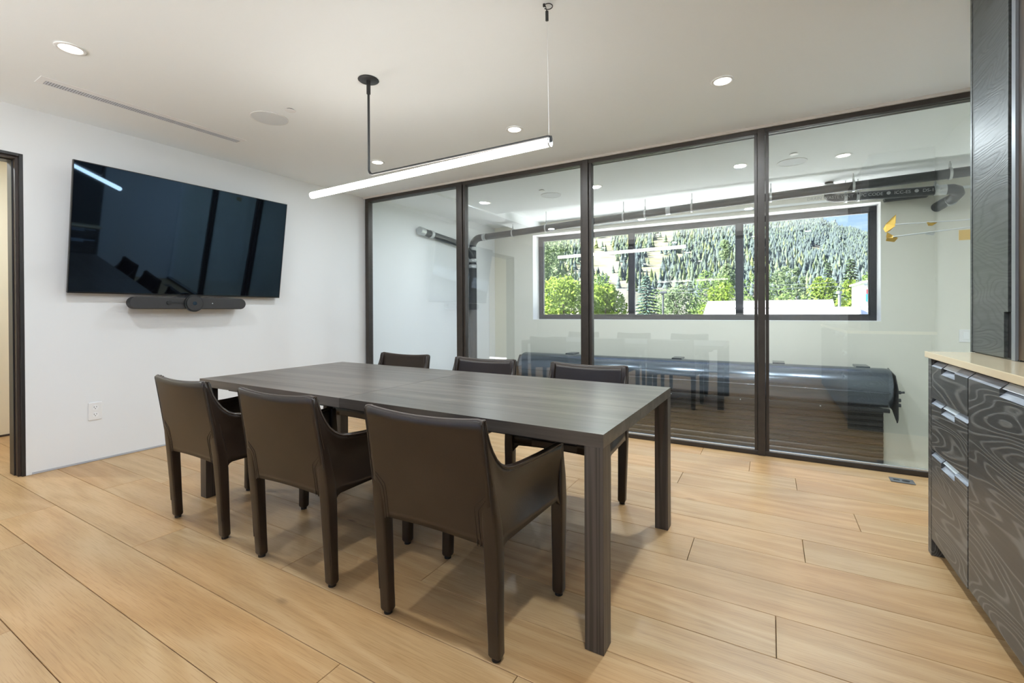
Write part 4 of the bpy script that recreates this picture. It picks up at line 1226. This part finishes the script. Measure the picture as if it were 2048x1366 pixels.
# ------------------------------------------------------------------ hillside and its forest
RID = np.array([(-900, 330), (-490, 300), (-193, 258), (-50, 212), (17, 188), (68, 170), (80, 165), (95, 152), (101, 157), (107, 152), (117, 142), (124, 143), (156, 126), (193, 104), (260, 80), (500, 40)], float)
def hill_z(x, y):
    t = np.clip((y - 200) / 800, 0, None)
    hr = np.interp(x / y * 1000, RID[:, 0], RID[:, 1])
    back = np.clip((y - 1000) / 300, 0, 1)
    tt = np.minimum(t, 1)
    return (-3.2 + (hr + 3.2) * tt ** 1.2) * (1 - .5 * back) + 2.5 * np.sin(x * .031 + y * .017) * np.minimum(tt * 4, 1) * (1 - tt) ** .5
def inside(poly, x, y):
    poly = np.array(poly, float); n = len(poly); c = np.zeros(np.shape(x), bool); j = n - 1
    for i in range(n):
        xi, yi = poly[i]; xj, yj = poly[j]
        c ^= ((yi > y) != (yj > y)) & (x < (xj - xi) * (y - yi) / (yj - yi + 1e-9) + xi)
        j = i
    return c
MEADOWS = [
    [(-150, 720), (-112, 720), (-104, 600), (-88, 496), (-82, 424), (-72, 364), (-66, 318), (-78, 318), (-93, 388), (-102, 464), (-121, 592)],   # ski run
    [(-92, 408), (-63, 456), (-57, 428), (-76, 388)],
    [(-180, 492), (-161, 524), (-146, 470), (-128, 420), (-102, 350), (-87, 292), (-104, 308), (-128, 360)],
    [(38, 604), (52, 622), (44, 512), (36, 505)],
    [(98, 990), (112, 1005), (106, 940), (99, 950)],
]
def hill():
    nx, ny = 150, 110
    xs = np.linspace(-560, 380, nx); ys = np.concatenate([np.linspace(200, 1010, ny - 8), np.linspace(1030, 1300, 8)])
    X, Y = np.meshgrid(xs, ys); Z = hill_z(X, Y)
    V = np.stack([X, Y, Z], -1).reshape(-1, 3)
    F = [(j * nx + i, j * nx + i + 1, (j + 1) * nx + i + 1, (j + 1) * nx + i) for j in range(ny - 1) for i in range(nx - 1)]
    me = bpy.data.meshes.new('hill'); me.from_pydata(V.tolist(), [], F); me.materials.append(M['hill'])
    me.polygons.foreach_set('use_smooth', [True] * len(F))
    a = me.attributes.new('meadow', 'FLOAT', 'POINT')
    mv = np.zeros(len(V))
    for m in MEADOWS[:4]: mv = np.maximum(mv, inside(m, V[:, 0], V[:, 1]).astype(float))
    lowleft = np.clip((-60 - V[:, 0]) / 60, 0, 1) * np.clip((560 - V[:, 1]) / 200, 0, 1) * .45
    a.data.foreach_set('value', np.maximum(mv, lowleft))
    o = bpy.data.objects.new('hill', me); C.objects.link(o); o['kind'] = 'structure'; o['label'] = 'forested mountainside with a pale ski run'
    return o
hill()
def cone_tree():
    """three stacked skirts of branches: (verts, faces) one unit high"""
    vs, fs = [], []
    for (zb, zt, rb) in ((.06, .50, .17), (.30, .76, .125), (.58, 1.0, .075)):
        o = len(vs); n = 7
        for k in range(n):
            a = 2 * PI * k / n + zb * 5; rr = rb * (1.0 if k % 2 else .72)
            vs.append((rr * math.cos(a), rr * math.sin(a), zb - (.03 if k % 2 else 0)))
        vs.append((0, 0, zt))
        fs += [(o + k, o + (k + 1) % n, o + n) for k in range(n)]
    return np.array(vs), np.array(fs)
def forest():
    n = 46000
    r = np.random.default_rng(5)
    Y = 260 + 745 * r.uniform(0, 1, n) ** .62
    ang = r.uniform(-.62, .26, n)
    X = ang * Y
    dens = np.ones(n)
    for m in MEADOWS: dens[inside(m, X, Y)] = .03
    # thinner wood and open grass low on the left
    clump = np.sin(X * .05 + 1.3) * np.sin(Y * .037 + X * .021) + .6 * np.sin(X * .11 - Y * .06)
    left = np.clip((-40 - X) / 90, 0, 1) * np.clip((640 - Y) / 260, 0, 1)
    dens *= 1 - left * np.clip(.55 - .5 * clump, 0, .92)
    keep = r.uniform(0, 1, n) < dens * np.clip(.30 + Y / 1400, 0, 1)
    X, Y = X[keep], Y[keep]; n = len(X)
    Z = hill_z(X, Y)
    h = r.uniform(6.5, 12, n) * np.where(r.uniform(0, 1, n) < .12, .6, 1)
    tint = np.clip(r.normal(.42, .22, n) + .22 * np.clip((-30 - X) / 120, -.6, 1) , 0, 1)
    rot = r.uniform(0, 2 * PI, n)
    wid = r.uniform(1.25, 1.9, n)
    V0, F0 = cone_tree()
    # the 300 that show largest through the window stay single objects
    el = (Z - CAM_H) / Y
    vis = (X / Y > -.50) & (X / Y < .17) & (el > .052)
    order = np.argsort(np.where(vis, -h / Y, 9))
    single = order[:300]; mask = np.ones(n, bool); mask[single] = False
    me = bpy.data.meshes.new('conifer'); me.from_pydata(V0.tolist(), [], F0.tolist()); me.materials.append(M['conifer'])
    for i in single:
        o = bpy.data.objects.new('conifer', me); C.objects.link(o)
        o.location = (X[i], Y[i], Z[i] - .6); o.scale = (h[i] * wid[i], h[i] * wid[i], h[i]); o.rotation_euler = (0, 0, rot[i])
        tag(o, 'conifer standing among many on the mountainside seen through the far window', 'tree', 'conifers on the mountainside')
    idx = np.nonzero(mask)[0]; m = len(idx); nv = len(V0)
    c, s = np.cos(rot[idx])[:, None], np.sin(rot[idx])[:, None]; hw = (h[idx] * wid[idx])[:, None]
    VX = X[idx][:, None] + (V0[:, 0] * c - V0[:, 1] * s) * hw
    VY = Y[idx][:, None] + (V0[:, 0] * s + V0[:, 1] * c) * hw
    VZ = Z[idx][:, None] - .6 + V0[:, 2] * h[idx][:, None]
    V = np.stack([VX, VY, VZ], -1).reshape(-1, 3)
    F = (F0[None] + (np.arange(m) * nv)[:, None, None]).reshape(-1, 3)
    me = bpy.data.meshes.new('forest'); me.vertices.add(len(V)); me.vertices.foreach_set('co', V.ravel())
    me.loops.add(F.size); me.loops.foreach_set('vertex_index', F.ravel().astype(np.int32))
    me.polygons.add(len(F)); me.polygons.foreach_set('loop_start', np.arange(0, F.size, 3, dtype=np.int32))
    me.update(calc_edges=True); me.validate()
    a = me.attributes.new('tint', 'FLOAT', 'POINT'); a.data.foreach_set('value', np.repeat(tint[idx], nv))
    me.materials.append(M['forest'])
    o = bpy.data.objects.new('forest', me); C.objects.link(o)
    tag(o, 'dense conifer forest covering the far mountainside', 'forest', kind='stuff')
forest()
